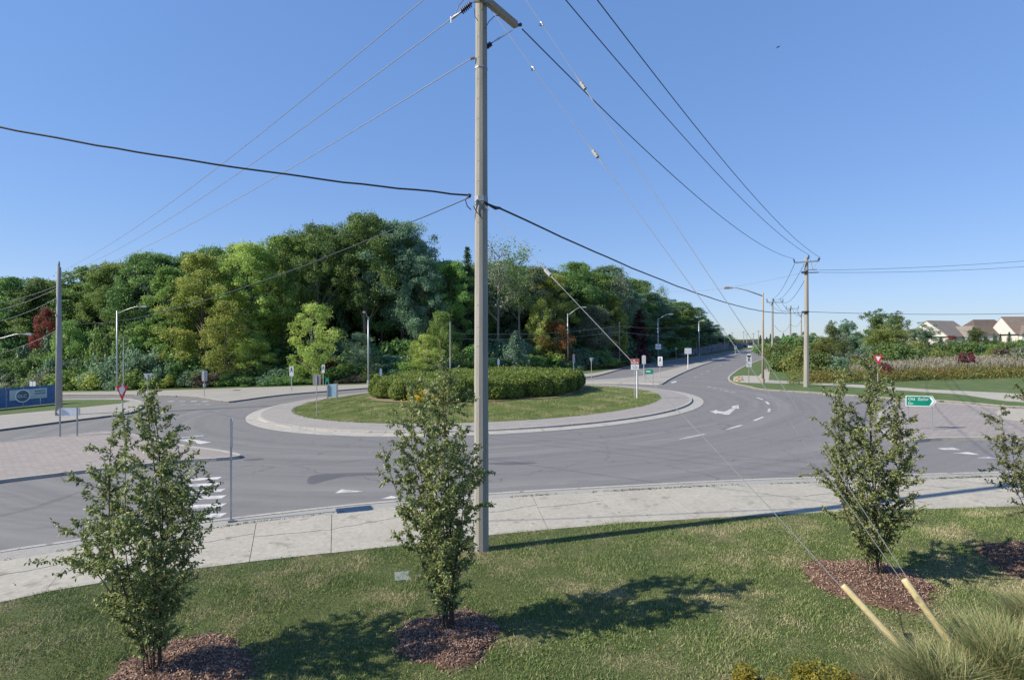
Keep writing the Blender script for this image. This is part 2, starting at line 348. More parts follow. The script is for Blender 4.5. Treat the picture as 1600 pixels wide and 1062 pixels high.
def npmesh(name, verts, faces, rnd=None, mat=None, smooth=False):
    me = bpy.data.meshes.new(name); nv, (nf, k) = len(verts), faces.shape
    me.vertices.add(nv); me.vertices.foreach_set('co', np.asarray(verts, np.float32).ravel())
    me.loops.add(nf * k); me.loops.foreach_set('vertex_index', faces.astype(np.int32).ravel())
    me.polygons.add(nf); me.polygons.foreach_set('loop_start', np.arange(0, nf * k, k, dtype=np.int32))
    me.update(calc_edges=True)
    if rnd is not None:
        a = me.attributes.new('rnd', 'FLOAT', 'FACE'); a.data.foreach_set('value', np.asarray(rnd, np.float32))
    if mat: me.materials.append(mat)
    return me
def link(name, me, parent=None):
    o = bpy.data.objects.new(name, me); COL.objects.link(o); o.parent = parent; return o
def setmat(o, m):
    """per-object material on shared mesh data"""
    o.material_slots[0].link = 'OBJECT'; o.material_slots[0].material = m
def poly_sheet(name, pts, top, mat, th=None, kind='structure'):
    mb = MB()
    if th: mb.slab(pts, top, th)
    else: mb.add([(x, y, gz(x, y) + top) for x, y in pts], [tuple(range(len(pts)))])
    o = mb.build(name, mat); 
    if kind: o['kind'] = kind
    return o
def unit(v): return v / np.maximum(np.linalg.norm(v, axis=1, keepdims=True), 1e-9)
def cards(c, nrm, ln, wd, rng, along=None):
    """diamond leaf cards: centre, normal, length, width"""
    n = len(c); r = rng.normal(size=(n, 3)) if along is None else along
    t = unit(r - nrm * (r * nrm).sum(1, keepdims=True)); b = np.cross(nrm, t)
    ln = np.broadcast_to(ln, (n,))[:, None] * 0.5; wd = np.broadcast_to(wd, (n,))[:, None] * 0.5
    v = np.stack([c - t*ln, c + b*wd + t*ln*0.15, c + t*ln, c - b*wd + t*ln*0.15], 1).reshape(-1, 3)
    return v, np.arange(4 * n).reshape(n, 4)

# ------------------------------------------------------------------ ground, roads, islands
S = 1600
ground = MB().add([(x, y, gz(x, y) - 0.03) for x, y in ((-S, -60), (S, -60), (S, 2600), (-S, 2600))], [(0, 1, 2, 3)]).build('ground', M['ground'])
ground['kind'] = 'structure'
poly_sheet('road', [(-160, 6), (110, 6), (160, 60), (240, 460), (-160, 460)], 0.0, M['asphalt'])

K_NEAR = [(-260, 917), (-120, 889), (0, 867), (135, 847), (250, 830), (327, 819), (400, 810), (470, 802), (555, 792.5), (620, 787), (760, 776), (890, 768), (1160, 754), (1350, 748), (1553, 742), (1750, 737), (2000, 731)]
SW_FAR = [(-260, 938), (-120, 908), (0, 884), (135, 863), (250, 845), (327, 834), (400, 823), (470, 815), (555, 804), (620, 798), (760, 786), (890, 777.5), (1106, 766), (1350, 758), (1553, 751), (1750, 746), (2000, 740)]
SW_NEAR = [(-260, 1010), (-120, 978), (0, 950), (130, 922), (250, 904), (339, 892), (450, 879), (560, 867), (624, 860), (760, 844), (924, 828), (1051, 819.5), (1160, 814), (1268, 808), (1411, 803), (1600, 797), (1800, 791), (2100, 783)]
near_k = spline(GP(K_NEAR), 5); sw_far = spline(GP(SW_FAR), 5); sw_near = spline(GP(SW_NEAR), 5)
def offset_pts(p, d):
    p = np.asarray(p); t = np.gradient(p, axis=0); t /= np.linalg.norm(t, axis=1, keepdims=True)
    return p + np.c_[-t[:, 1], t[:, 0]] * d

# near kerb in cast segments and the weathered strip behind it
nk = resample(near_k, 1.0)
kerb = empty('kerb', kind='structure')
nki = offset_pts(nk, -0.17)
for i in range(0, len(nk) - 3, 3):
    a = nk[i:i+4].copy(); b = nki[i:i+4].copy()
    t = (a[1] - a[0]); t /= np.linalg.norm(t); a[0] += t * 0.008; b[0] += t * 0.008
    MB().slab([tuple(p) for p in a] + [tuple(p) for p in b[::-1]], 0.125, 0.2).build('kerb_segment', M['kerb'], kerb)
sf = resample(sw_far, 1.0)
poly_sheet('gutter_strip', [tuple(p) for p in offset_pts(nk, -0.18)] + [tuple(p) for p in offset_pts(sf, 0.012)][::-1], 0.112, M['strip'], 0.2)

# sidewalk slabs, some of them cracked along the middle
side = empty('sidewalk', kind='structure')
sn = np.array(resample(sw_near, 0.25)); sfp = np.array(resample(sw_far, 0.25))
rs = random.Random(4)
def near_edge_y(x): return np.interp(x, sn[:, 0], sn[:, 1])
sfc = resample(sw_far, 2.02)
def slab_piece(pts, top):
    MB().slab(pts, top, 0.16).build('sidewalk_slab', M['concrete'], side)
def nearest_on(p, q):
    # near-edge point straight across from the far-edge point p along direction q
    d = sn - p; c = d[:, 0] * q[1] - d[:, 1] * q[0]; ok = d @ q > 0
    i = np.argmin(np.where(ok, abs(c), 1e9)); return sn[i]
across = []
for i, p in enumerate(sfc):
    t = sfc[min(i+1, len(sfc)-1)] - sfc[max(i-1, 0)]; t = t / np.linalg.norm(t); q = np.array([t[1], -t[0]])
    across.append((p, nearest_on(p, q)))
for i in range(len(across) - 1):
    (a, b), (c, d) = across[i], across[i+1]
    g = 0.007; t = (c - a) / np.linalg.norm(c - a)
    a2, b2, c2, d2 = a + t*g, b + t*g, c - t*g, d - t*g
    lift = 0.13 + rs.uniform(-0.004, 0.006)
    pxm = 800 + F * a[0] / a[1]
    if pxm < 860 or 1080 < pxm < 1330:
        k0, k1 = rs.uniform(0.3, 0.5), rs.uniform(0.3, 0.5)
        m = [a2 + (b2-a2) * k0] + [(a2 + (c2-a2)*s) + ((b2 + (d2-b2)*s) - (a2 + (c2-a2)*s)) * (k0 + (k1-k0)*s + rs.uniform(-0.02, 0.02)) for s in (0.15, 0.3, 0.45, 0.6, 0.75, 0.88)] + [c2 + (d2-c2) * k1]
        e = (b2 - a2) / np.linalg.norm(b2 - a2) * 0.009
        slab_piece([tuple(a2)] + [tuple(p - e) for p in m] + [tuple(c2)], lift)
        slab_piece([tuple(p + e) for p in m] + [tuple(d2), tuple(b2)], lift - 0.004)
    else:
        slab_piece([tuple(a2), tuple(c2), tuple(d2), tuple(b2)], lift)
poly_sheet('sidewalk_bed', [tuple(p) for p in offset_pts(sf, 0.0)] + [tuple(p) for p in resample(sw_near, 1.0)][::-1], 0.06, M['lawn'])

# near lawn: gently uneven grid from the sidewalk edge to under the camera
def bumpz(x, y): return 0.05 * mnoise.noise(Vector((x * 0.35, y * 0.35, 3))) + 0.018 * mnoise.noise(Vector((x * 1.7, y * 1.7, 7)))
le = resample(sw_near, 0.35); rows = 34
vs = []; fs = []
for i, p in enumerate(le):
    for j in range(rows + 1):
        t = j / rows; y = p[1] + (1.5 - p[1]) * t
        vs.append((p[0], y, gz(p[0], y) + 0.115 + (bumpz(p[0], y) + 0.035) * min(1, t * 6)))
for i in range(len(le) - 1):
    for j in range(rows):
        k = i * (rows + 1) + j; fs.append((k, k + 1, k + rows + 2, k + rows + 1))
lawn = MB().add(vs, fs).build('lawn', M['lawn'], smooth=True); lawn['kind'] = 'structure'
def lawnz(x, y):
    ye = near_edge_y(x); t = (ye - y) / (ye - 1.5)
    return gz(x, y) + 0.115 + (bumpz(x, y) + 0.035) * min(1, max(0, t) * 6)

# roundabout: concrete gutter ring, kerb, sloped paver apron, domed turf
def ring_sector(r0, r1, a0, a1, n, z0, z1, th):
    mb = MB(); vs = []
    for k in range(n + 1):
        a = a0 + (a1 - a0) * k / n
        for r, z in ((r0, z0), (r1, z1)):
            x = RC[0] + r * math.cos(a); y = RC[1] + r * math.sin(a); vs += [(x, y, gz(x, y) + z), (x, y, gz(x, y) + z - th)]
    fs = []
    for k in range(n):
        q = 4 * k
        fs += [(q, q+2, q+6, q+4), (q, q+4, q+5, q+1), (q+2, q+3, q+7, q+6)]
    fs += [(0, 1, 3, 2), (4*n, 4*n+2, 4*n+3, 4*n+1)]
    return mb.add(vs, fs)
rgut = empty('roundabout_kerb', kind='structure')
NSEG = 38
for k in range(NSEG):
    a0 = 2 * math.pi * k / NSEG + 0.0006; a1 = 2 * math.pi * (k + 1) / NSEG - 0.0006
    ring_sector(17.75, 18.6, a0, a1, 5, 0.06, 0.02, 0.1).build('kerb_segment', M['kerb'], rgut)
    ring_sector(17.55, 17.745, a0, a1, 5, 0.17, 0.16, 0.2).build('kerb_segment', M['kerb'], rgut)
apron = ring_sector(15.3, 17.545, 0, 2 * math.pi, 120, 0.24, 0.165, 0.2).build('apron', M['apron']); apron['kind'] = 'structure'
def islz(r): 
    t = np.clip((15.3 - r) / 6.5, 0, 1); return 0.25 + 0.55 * (t * t * (3 - 2 * t))
vs = []; fs = []; NR, NA = 14, 96
for j in range(NR + 1):
    r = 15.3 * (1 - j / NR) + 0.01
    for k in range(NA):
        a = 2 * math.pi * k / NA; x = RC[0] + r * math.cos(a); y = RC[1] + r * math.sin(a)
        vs.append((x, y, gz(x, y) + islz(r) + 0.02 * mnoise.noise(Vector((x, y, 0)))))
for j in range(NR):
    for k in range(NA):
        k2 = (k + 1) % NA; fs.append((j*NA+k, j*NA+k2, (j+1)*NA+k2, (j+1)*NA+k))
o = MB().add(vs, fs).build('island_lawn', M['turf'], smooth=True); o['kind'] = 'structure'

def kerbed(name, px, mat, closed=True, per=4, h=0.14, kw=0.18, raw=None):
    """island: a kerb ring with the surfacing set a little below its top"""
    pts = raw or spline(GP(px), per, closed=True)
    p = np.array(pts); area = 0.5 * np.sum(p[:, 0] * np.roll(p[:, 1], -1) - np.roll(p[:, 0], -1) * p[:, 1])
    if area < 0: p = p[::-1]
    t = np.roll(p, -1, 0) - np.roll(p, 1, 0); t /= np.maximum(np.linalg.norm(t, axis=1, keepdims=True), 1e-6)
    inn = p + np.c_[-t[:, 1], t[:, 0]] * kw
    n = len(p); vs = []
    for q, z in ((p, h), (p, -0.05), (inn, h), (inn, -0.05)): vs += [(x, y, gz(x, y) + z) for x, y in q]
    fs = []
    for i in range(n):
        j = (i + 1) % n
        fs += [(i, j, n*2+j, n*2+i), (i, n+i, n+j, j), (n*2+i, n*2+j, n*3+j, n*3+i)]
    k = MB().add(vs, fs).build(name + '_kerb', M['kerb']); k['kind'] = 'structure'
    return poly_sheet(name, [tuple(q) for q in inn], h - 0.012, mat)
kerbed('west_island', [(-200, 717), (0, 694.5), (85, 685), (158, 677), (215, 682), (277, 697), (340, 706), (376, 714), (352, 719), (277, 724), (144, 738), (0, 755), (-200, 782)], M['island'])
kerbed('east_island', [(1372, 668), (1376, 645), (1413, 629.5), (1503, 634), (1560, 640), (1660, 645), (1900, 655), (1900, 694), (1700, 689), (1562, 687.5), (1471, 688.5), (1415, 692), (1385, 687)], M['island'])
poly_sheet('island_pad', GP([(1562, 641.5), (1556, 649), (1566, 658), (1600, 664), (1700, 668), (1700, 648), (1600, 643)]), 0.135, M['concrete'])
kerbed('median', [(880, 598), (908, 598.8), (960, 599.5), (1000, 600), (1030, 601), (1037, 599.5), (1047, 593), (1072, 581), (1100, 570), (1130, 561), (1159, 552), (1180, 547.5), (1195, 543.5), (1190, 543), (1176, 546.5), (1150, 552.5), (1100, 564.5), (1074, 571.5), (1032, 582), (1007, 587.5), (985, 590.5), (950, 593.5), (908, 595.5), (880, 596.5)], M['boulevard'], per=3)
# far side: boulevard in front of the wood
far_kerb = [(-260, 624), (-100, 622), (0, 620), (97, 618), (190, 618), (245, 619), (306, 621.5), (350, 628.5), (374, 627), (410, 622), (453, 617), (508, 612.5), (580, 607), (620, 605), (700, 601), (800, 596), (880, 592), (929, 588.5), (971, 577.5), (1010, 570.5), (1055, 563.5), (1100, 557), (1150, 549.5), (1185, 544), (1205, 539.5)]
blv_far = [(-260, 615), (0, 613.5), (97, 614), (200, 612), (300, 610), (400, 606.5), (600, 601), (700, 597), (800, 592.5), (880, 587.5), (929, 583.5), (971, 575.0), (1010, 568.6), (1055, 562.2), (1100, 556), (1150, 548.8), (1185, 543.5), (1205, 539.2)]
fk = spline(GP(far_kerb), 4); bf = spline(GP(blv_far), 4)
poly_sheet('far_sidewalk', fk + bf[::-1], 0.13, M['boulevard'], 0.2)
fkl = MB().slab(fk + [tuple(p) for p in offset_pts(fk, 0.2)][::-1], 0.145, 0.2).build('far_kerb', M['kerb']); fkl['kind'] = 'structure'
# verge between the far sidewalk and the wood, and the floor of the wood
FRONT = [(-300, 616), (-100, 613.5), (0, 612), (200, 610), (400, 604.5), (600, 599), (700, 594), (800, 588), (880, 582), (930, 577), (960, 573.5), (1010, 565), (1036, 559), (1060, 557.3), (1090, 554), (1132, 547.5), (1158, 543.5), (1190, 537)]
fr_u = np.array([(p[0] - 800) / F for p in FRONT]); fr_Y = np.array([G(*p)[1] for p in FRONT])
def front_Y(u): return np.interp(u, fr_u, fr_Y)
WALLH = ([1034, 1040, 1060, 1090, 1132, 1158, 1185], [0.0, 0.5, 1.3, 2.1, 3.4, 2.2, 0.0])
def wallh(u): return float(np.interp(u * F + 800, *WALLH))
def hill(x, y):
    u = x / y; d = y - front_Y(u); px = u * F + 800
    if d < 0: return 0.13
    k = float(np.interp(px, [0, 600, 900, 1030, 1100, 1180], [0.02, 0.04, 0.10, 0.10, 0.06, 0.02]))
    return 0.13 + wallh(u) + k * min(d, 45.0)
poly_sheet('verge', bf + [G(*p) for p in FRONT][::-1], 0.125, M['turfdark'])
us = np.linspace((-300 - 800) / F, (1190 - 800) / F, 150); ds = [0.35, 3, 8, 15, 25, 45, 80, 200]
vs = []; fs = []
for u in us:
    for d in ds:
        y = front_Y(u) + d; x = u * y; vs.append((x, y, gz(x, y) + hill(x, y) - (0.0 if d > 0.4 else 0.02)))
nd = len(ds)
for i in range(len(us) - 1):
    for j in range(nd - 1):
        k = i * nd + j; fs.append((k, k + nd, k + nd + 1, k + 1))
o = MB().add(vs, fs).build('woodland_floor', M['forestfloor'], smooth=True); o['kind'] = 'structure'
# north-west lawn with its sidewalk
nw_k = spline(GP([(-200, 699), (0, 673.5), (95, 661), (189, 649), (214, 643), (226, 634), (216, 627), (190, 624), (97, 625), (-60, 627), (-260, 631)]), 5)
poly_sheet('west_sidewalk', nw_k + GP([(-260, 690)]), 0.13, M['boulevard'], 0.25)
nwk2 = MB().slab(nw_k + [tuple(p) for p in offset_pts(nw_k, 0.2)][::-1], 0.145, 0.25).build('west_kerb', M['kerb']); nwk2['kind'] = 'structure'
poly_sheet('west_lawn', GP([(-240, 678), (0, 650.5), (87, 642.3), (187, 632), (203, 628.5), (190, 626), (97, 626.5), (-60, 628.5), (-240, 632)]), 0.15, M['turfdark'])
# east side: kerb, verge, sidewalk, field
e_k = spline(GP([(1262, 540), (1240, 544.5), (1223, 549), (1205, 556), (1179, 566), (1160, 574), (1143, 585), (1137, 593), (1146, 600), (1167, 605), (1191, 610), (1270, 615), (1330, 619.5), (1400, 625), (1475, 628.5), (1558, 636), (1600, 638.5), (1800, 647), (2100, 655)]), 5)
poly_sheet('east_field', e_k + [(160, 60), (400, 120), (500, 700), (200, 700)], 0.115, M['turfdark'], 0.25)
ekk = MB().slab(e_k + [tuple(p) for p in offset_pts(e_k, 0.22)][::-1], 0.135, 0.25).build('east_kerb', M['kerb']); ekk['kind'] = 'structure'
poly_sheet('east_sidewalk', spline(GP([(1146, 597), (1160, 599.3), (1200, 600.5), (1257, 601.5), (1330, 606.5), (1400, 611.5), (1456, 615.5), (1500, 618.5), (1556, 627), (1600, 631), (1800, 640)]), 4) + spline(GP([(1800, 624), (1600, 617.5), (1558, 615.3), (1456, 610.5), (1400, 606.8), (1330, 602), (1257, 598), (1201, 595.5)]), 4) + GP([(1203, 580), (1207, 566), (1203, 566), (1195, 578), (1186, 588.5), (1160, 588), (1146, 590)]), 0.122, M['concrete'])

# painted markings
def mark(px, name='lane_marking', mat='paint', z=0.006):
    poly_sheet(name, GP(px), z, M[mat])
def bar(p, q, w, mat='paint', name='lane_marking'):
    a = np.array(G(*p)); b = np.array(G(*q)); t = (b - a) / np.linalg.norm(b - a); n = np.array([-t[1], t[0]]) * w / 2
    poly_sheet(name, [tuple(a - n), tuple(b - n), tuple(b + n), tuple(a + n)], 0.006, M[mat])
for p, q in (((1062, 686), (1101, 678)), ((1135, 671), (1159, 664)), ((1178, 657), (1193, 651)), ((1201, 643.6), (1202.4, 638.6)), ((1197, 627), (1201.6, 631.6)), ((1182, 620.6), (1191.6, 624))):
    bar(p, q, 0.16)
for k in range(5):
    bar((1106 + 9 * k, 604.0 + 1.9 * k), (1111 + 9 * k, 605.1 + 1.9 * k), 0.35, 'paint_worn')
Z8 = lambda l: [(960 + x / 5, 580 + y / 5) for x, y in l]
mark(Z8([(745, 312), (803, 300), (799, 310), (864, 315), (925, 283), (914, 275), (970, 262), (973, 293), (951, 287), (897, 338), (868, 338), (797, 323), (801, 333)]), 'lane_arrow')
mark([(1048, 596.8), (1056, 595), (1058, 597), (1050, 598.4)])
mark([(522.6, 770.5), (534, 764), (568.7, 767.6)], 'yield_marking'); mark([(594.7, 779.5), (611.6, 774.5), (630, 778)], 'yield_marking')
Z7 = lambda l: [(1400 + x / 5.31, 560 + y / 5.31) for x, y in l]
mark(Z7([(340, 745), (470, 737), (540, 758), (400, 757)]), 'yield_marking'); mark(Z7([(470, 785), (600, 775), (705, 800)]), 'yield_marking'); mark(Z7([(660, 825), (770, 815), (850, 830)]), 'yield_marking')
for y, a, b in ((767, 290, 349), (777.5, 288, 350), (790.5, 286, 350), (806, 284, 350), (757, 292, 346), (748, 294, 344)):
    bar((a, y + 1.5), (b, y - 1.5), 0.42, name='crosswalk_bar')
for x in (262, 280, 298, 316):
    bar((x, 627.0), (x + 10, 626.6), 0.6, name='crosswalk_bar')
for x in (282, 304, 320): bar((x, 632), (x + 9, 631.4), 0.5, 'paint_worn', 'crosswalk_bar')
bar((282, 684), (318, 680.5), 0.35); bar((288, 686.5), (322, 692), 0.55)
for p, q in (((380, 641), (420, 637)), ((310, 650), (350, 645)), ((540, 619), (556, 617.5))): bar(p, q, 0.15, 'paint_worn')
bar((540, 617.5), (553, 616.5), 0.7, 'paint_worn', 'crosswalk_bar'); bar((498, 621), (510, 620), 0.6, 'paint_worn', 'crosswalk_bar')
for k in range(9): bar((1085 + 9.6 * k, 590 - 4.6 * k), (1088.5 + 9.6 * k, 588.4 - 4.6 * k), 0.16, 'paint_worn')
for k in range(7): bar((985 + 17 * k, 584 - 4.0 * k), (991 + 17 * k, 582.8 - 4.0 * k), 0.14, 'paint_worn')
bar((20, 685), (60, 680), 0.25, 'paint_worn'); bar((25, 690), (50, 687), 0.25, 'paint_worn')
poly_sheet('asphalt_patch_and_shadow', spline(GP([(480, 753), (487, 743), (520, 739.5), (587, 738), (588, 742), (545, 743.5), (512, 750), (490, 756)]), 4, True), 0.004, M['patch'])
poly_sheet('asphalt_patch_and_shadow', spline(GP([(760, 724), (800, 721.5), (840, 722.5), (800, 726)]), 4, True), 0.004, M['patch'])
poly_sheet('asphalt_patch_and_shadow', spline(GP([(380, 718), (405, 715.5), (412, 717.5), (392, 719.5)]), 4, True), 0.004, M['patch'])  # dark sheet painted for a sign's cast shadow beside the island tip

# ------------------------------------------------------------------ poles and lamps
def pole_shaft(mb, z0, z1, r0, r1, n=8): return mb.tube([(0, 0, z0), (0, 0, (z0+z1)/2), (0, 0, z1)], [r0, (r0+r1)/2, r1], n)
def insulator(parent, p, q, sheds=6, r=0.07, mat='porcelain', name='insulator'):
    """string of sheds from p to q"""
    p, q = Vector(p), Vector(q); path = []; rad = []
    for k in range(sheds):
        t0 = 0.12 + 0.76 * k / sheds
        for dt, rr in ((0.0, 0.35), (0.03, 1.0), (0.07, 1.0), (0.09, 0.35)): path.append(p.lerp(q, t0 + dt)); rad.append(r * rr)
    path = [p] + path + [q]; rad = [r * 0.25] + rad + [r * 0.25]
    return MB().tube(path, rad, 8).build(name, M[mat], parent)
BP = G(752, 868); bz = gz(*BP) + 0.12
mp = empty('utility_pole', (BP[0], BP[1], bz), 0, 'tall octagonal concrete utility pole with bolt holes beside the near sidewalk', 'utility pole', 'utility poles')
HM = 15.6
pole_shaft(MB(), -0.3, HM, 0.176, 0.122, 12).build('shaft', M['polecon'], mp)
hb = MB()
rr = random.Random(2)
for k in range(30):
    z = 0.9 + k * 0.47
    if 5.9 < z < 7.2 or z < 4.6: continue
    r = (0.178 + (0.122 - 0.178) * z / HM) * math.cos(math.pi / 8) + 0.002
    for a in (-112.5, -22.5 - 22.5):
        d = Vector((math.cos(R(a)), math.sin(R(a)), 0)); zz = z + (0.0 if a < -90 else 0.1) + rr.uniform(-.02, .02)
        hb.tube([d * (r - 0.01) + Vector((0, 0, zz)), d * (r + 0.004) + Vector((0, 0, zz))], 0.020, 8)
o = hb.build('bolt_hole', M['black'], mp); o['kind'] = 'stuff'
# crossarm, running away from the pole to the right
def loc(px, py, Y): return P3(px, py, Y) - Vector((BP[0], BP[1], bz))
ca1 = loc(806, 40, 13.35); ca0 = Vector((0.02, -0.24, ca1.z + 0.02))
dirv = Vector((ca1.x - ca0.x, ca1.y - ca0.y, 0)).normalized(); ca_s = ca0 - dirv * 0.6
ln_ = (ca1 - ca_s).length
MB().box((ca_s + ca1) / 2, (ln_, 0.12, 0.15), math.atan2(dirv.y, dirv.x)).build('crossarm', M['wood'], mp)
br = MB(); 
for z in (-0.1, 0.1): br.box(Vector((0.0, -0.2, ca0.z + z)), (0.34, 0.05, 0.04))
br.build('crossarm_bracket', M['steel'], mp)
# second crossarm over the top of the picture and its end insulators
MB().box((0.35, -0.2, 14.6), (2.6, 0.12, 0.14), 0.25).build('crossarm', M['wood'], mp)
# strain insulators
i0 = loc(738, 4, 12.45); i1 = loc(718, 21, 12.6); i2 = loc(705, 30, 12.75)
insulator(mp, i0, i1, 6, 0.075)
MB().tube([i1, i1.lerp(i2, 0.6), i2], [0.022, 0.035, 0.02], 8).build('wire_clamp', M['guyins'], mp)
MB().tube([i2 + Vector((0, 0, 0.05)), i2 + Vector((0, 0, -0.10))], [0.02, 0.012], 6).build('clamp_bolt', M['steel'], mp)
j0 = loc(759, 75, 12.5); j1 = loc(769, 67, 12.5); j2 = loc(800, 48, 13.2)
insulator(mp, j0, j1, 5, 0.06)
MB().tube([j1, j1.lerp(j2, 0.3), j2], [0.012, 0.022, 0.012], 6).build('link_rod', M['galv'], mp)
MB().tube([loc(742, 90, 12.4), loc(735, 92, 12.4)], [0.03, 0.04], 8).build('wire_clamp', M['steel'], mp)
MB().tube([ca1 + Vector((0.02, 0, 0)), ca1 + Vector((0.13, 0.05, 0.05))], [0.03, 0.045], 8).build('wire_clamp', M['porcelain'], mp)
# band, cable dead-ends and drip loops at cable height
bd = MB().tube([(0, 0, 7.98), (0, 0, 8.10)], 0.163, 8); bd.build('steel_band', M['steel'], mp)
MB().tube([(0, 0, 12.02 - 1.0), (0, 0, 11.05)], 0.152, 8).build('steel_band', M['steel'], mp)
for pts in ([(733, 305), (727, 312), (730, 322), (736, 328)], [(740, 322), (745, 332), (751, 336), (750, 330)], [(757, 314), (754, 322), (757, 330)]):
    MB().tube([loc(x, y, 12.26) for x, y in pts], 0.012, 5).build('drip_loop', M['cable'], mp)
MB().tube([loc(757, 316, 12.35), loc(764, 320, 12.4), loc(774, 325, 12.5), loc(782, 325, 12.6)], [0.022, 0.03, 0.045, 0.025], 6).build('cable_clamp', M['cable'], mp)
MB().tube([loc(736, 306, 12.3), loc(731, 305, 12.3)], 0.04, 6).build('cable_clamp', M['cable'], mp)
MB().tube([loc(741, 14, 12.27), loc(742, 26, 12.24), loc(747, 33, 12.24)], 0.008, 5).build('ground_wire', M['cable'], mp)
MB().tube([loc(758, 45, 12.35), loc(764, 34, 12.4), loc(772, 26, 12.45), loc(780, 24, 12.45)], 0.009, 5).build('jumper_wire', M['cable'], mp)
MB().tube([loc(712, 22, 12.7), loc(716, 10, 12.65), loc(726, -2, 12.6), loc(735, -30, 12.5)], 0.009, 5).build('jumper_wire', M['cable'], mp)

def base(px, py, lift=0.13):
    x, y = G(px, py); return Vector((x, y, gz(x, y) + lift))
# left concrete pole
lb = base(92, 651, 0.14); lp = empty('utility_pole', lb, 0, 'stout grey concrete pole with a small cap by the blue construction fence', 'utility pole', 'utility poles')
HL = (651 - 420) / F * lb.y
pole_shaft(MB(), -0.2, HL, 0.26, 0.155, 10).build('shaft', M['polegrey'], lp, True)
MB().tube([(0, 0, HL), (0, 0, HL + 0.25), (0, 0, HL + 0.5)], [0.07, 0.09, 0.05], 8).build('cap', M['steel'], lp)
MB().tube([(0.0, -0.02, 8.2), (0, -0.02, 8.35)], 0.24, 10).build('steel_band', M['steel'], lp)
# right pole with crossarms
rb = base(1260, 606, 0.12); rp = empty('utility_pole', rb, 0, 'brown utility pole with white crossarm and three insulators at the far corner', 'utility pole', 'utility poles')
YR = rb.y; HR = (606 - 405) / F * YR
def rl(px, py, dy=0.0): return P3(px, py, YR + dy) - rb
pole_shaft(MB(), -0.2, HR, 0.24, 0.16, 8).build('shaft', M['polecon'], rp)
MB().box((rl(1243, 411) + rl(1277, 408)) / 2 + Vector((0, -0.2, 0)), (2.15, 0.1, 0.12), 0, Matrix.Rotation(-0.07, 3, 'Y')).build('crossarm', M['galv'], rp)
MB().tube([rl(1258, 422, -0.2), rl(1277, 421, -0.2)], 0.04, 6).build('lower_arm', M['steel'], rp)
MB().tube([rl(1258, 426, 0.2), rl(1279, 425.5, 0.2)], 0.05, 6).build('lower_arm', M['steel'], rp)
MB().tube([rl(1257, 424), rl(1257, 427)], 0.26, 8).build('bracket', M['black'], rp)
for a, b in (((1242, 411), (1240, 404)), ((1263, 405), (1264, 398)), ((1278, 408), (1281, 402))): insulator(rp, rl(*a, -0.2), rl(*b, -0.2), 4, 0.10)
for a, b in (((1266, 405), (1270, 421)), ((1277, 409), (1270, 421))): MB().tube([rl(*a, -0.25), rl(*b, -0.25)], 0.02, 5).build('brace', M['steel'], rp)
MB().tube([rl(1258, 486), rl(1258, 489)], 0.28, 8).build('bracket', M['black'], rp)
MB().tube([rl(1258, 487, -0.2), rl(1264, 487, -0.2)], 0.06, 6).build('cable_clamp', M['cable'], rp)
# poles marching up the hill road, with small crossarms
FARP = [(1207, 560, 467, 'first smaller brown pole beyond the corner, beside the shrubs', 0.26), (1235, 552, 478, 'second smaller brown pole rising out of the bushes up the road', 0.26), (1252, 545, 489, 'third thin pole half hidden behind the corner pole', 0.26)]
farpoles = []
for px, by, ty, lab, r in FARP:
    Y = {1207: 110, 1235: 145, 1252: 185}[px]
    b = P3(px, by, Y); zg = gz(b.x, b.y) + 0.1; t = P3(px, ty, Y)
    o = empty('utility_pole', (b.x, Y, zg), 0, lab, 'utility pole', 'utility poles')
    h = t.z - zg
    pole_shaft(MB(), -0.2, h, r, r * 0.65, 7).build('shaft', M['polecon'], o)
    MB().box((0.4, -0.2, h - 0.7), (3.4, 0.14, 0.14)).build('crossarm', M['galv'], o)
    for dx in (-1.2, 0.1, 2.0): insulator(o, (dx, -0.2, h - 0.63), (dx, -0.2, h + 0.1), 3, 0.13)
    farpoles.append((px, ty, Y))
for kk, (px, py, ty, Y) in enumerate(((1162, 533, 517, 320), (1167, 533, 521, 330), (1177, 532, 520, 300), (1185, 531, 516, 280), (1144, 530, 519, 330), (1090, 540, 521, 270))):
    b = P3(px, py, Y); zg = gz(b.x, b.y) if px > 1100 else gz(b.x, b.y); t = P3(px, ty, Y)
    o = empty('utility_pole', (b.x, Y, zg), 0, 'thin distant pole against the sky at the hill crest, ' + ('leftmost of the close pair', 'right one of the close pair', 'left of the last pair', 'nearest the brown street lamp', 'standing alone before the pair', 'over the retaining wall')[kk], 'utility pole', 'thin poles at the hill crest')
    pole_shaft(MB(), -0.2, t.z - zg, 0.22, 0.14, 6).build('shaft', M['polegrey'], o)
    MB().box((0, 0, t.z - zg - 0.5), (2.0, 0.15, 0.15)).build('crossarm', M['steel'], o)
# slim poles in front of the wood
for px, by, ty, lab in ((193.5, 611, 528, 'slim grey pole just right of the tall street lamp, before the dark trees'), (968, 573.5, 505, 'slim pale pole on the grass before the shrub bank'), (703.5, 597, 505, 'slim pale pole rising behind the clipped hedge'), (1132, 549.5, 526, 'short slim pole before the stacked retaining wall'), (1088, 556.5, 537, 'slim pole at the low end of the retaining wall')):
    b = base(px, by); o = empty('slim_pole', b, 0, lab, 'pole', 'slim poles along the far verge')
    h = (by - ty) / F * b.y
    pole_shaft(MB(), -0.2, h, 0.10 * max(1, b.y / 110), 0.08 * max(1, b.y / 110), 6).build('shaft', M['polegrey'], o)
    MB().tube([(0, 0, h), (0, 0, h + 0.08)], 0.11 * max(1, b.y / 110), 6).build('cap', M['steel'], o)

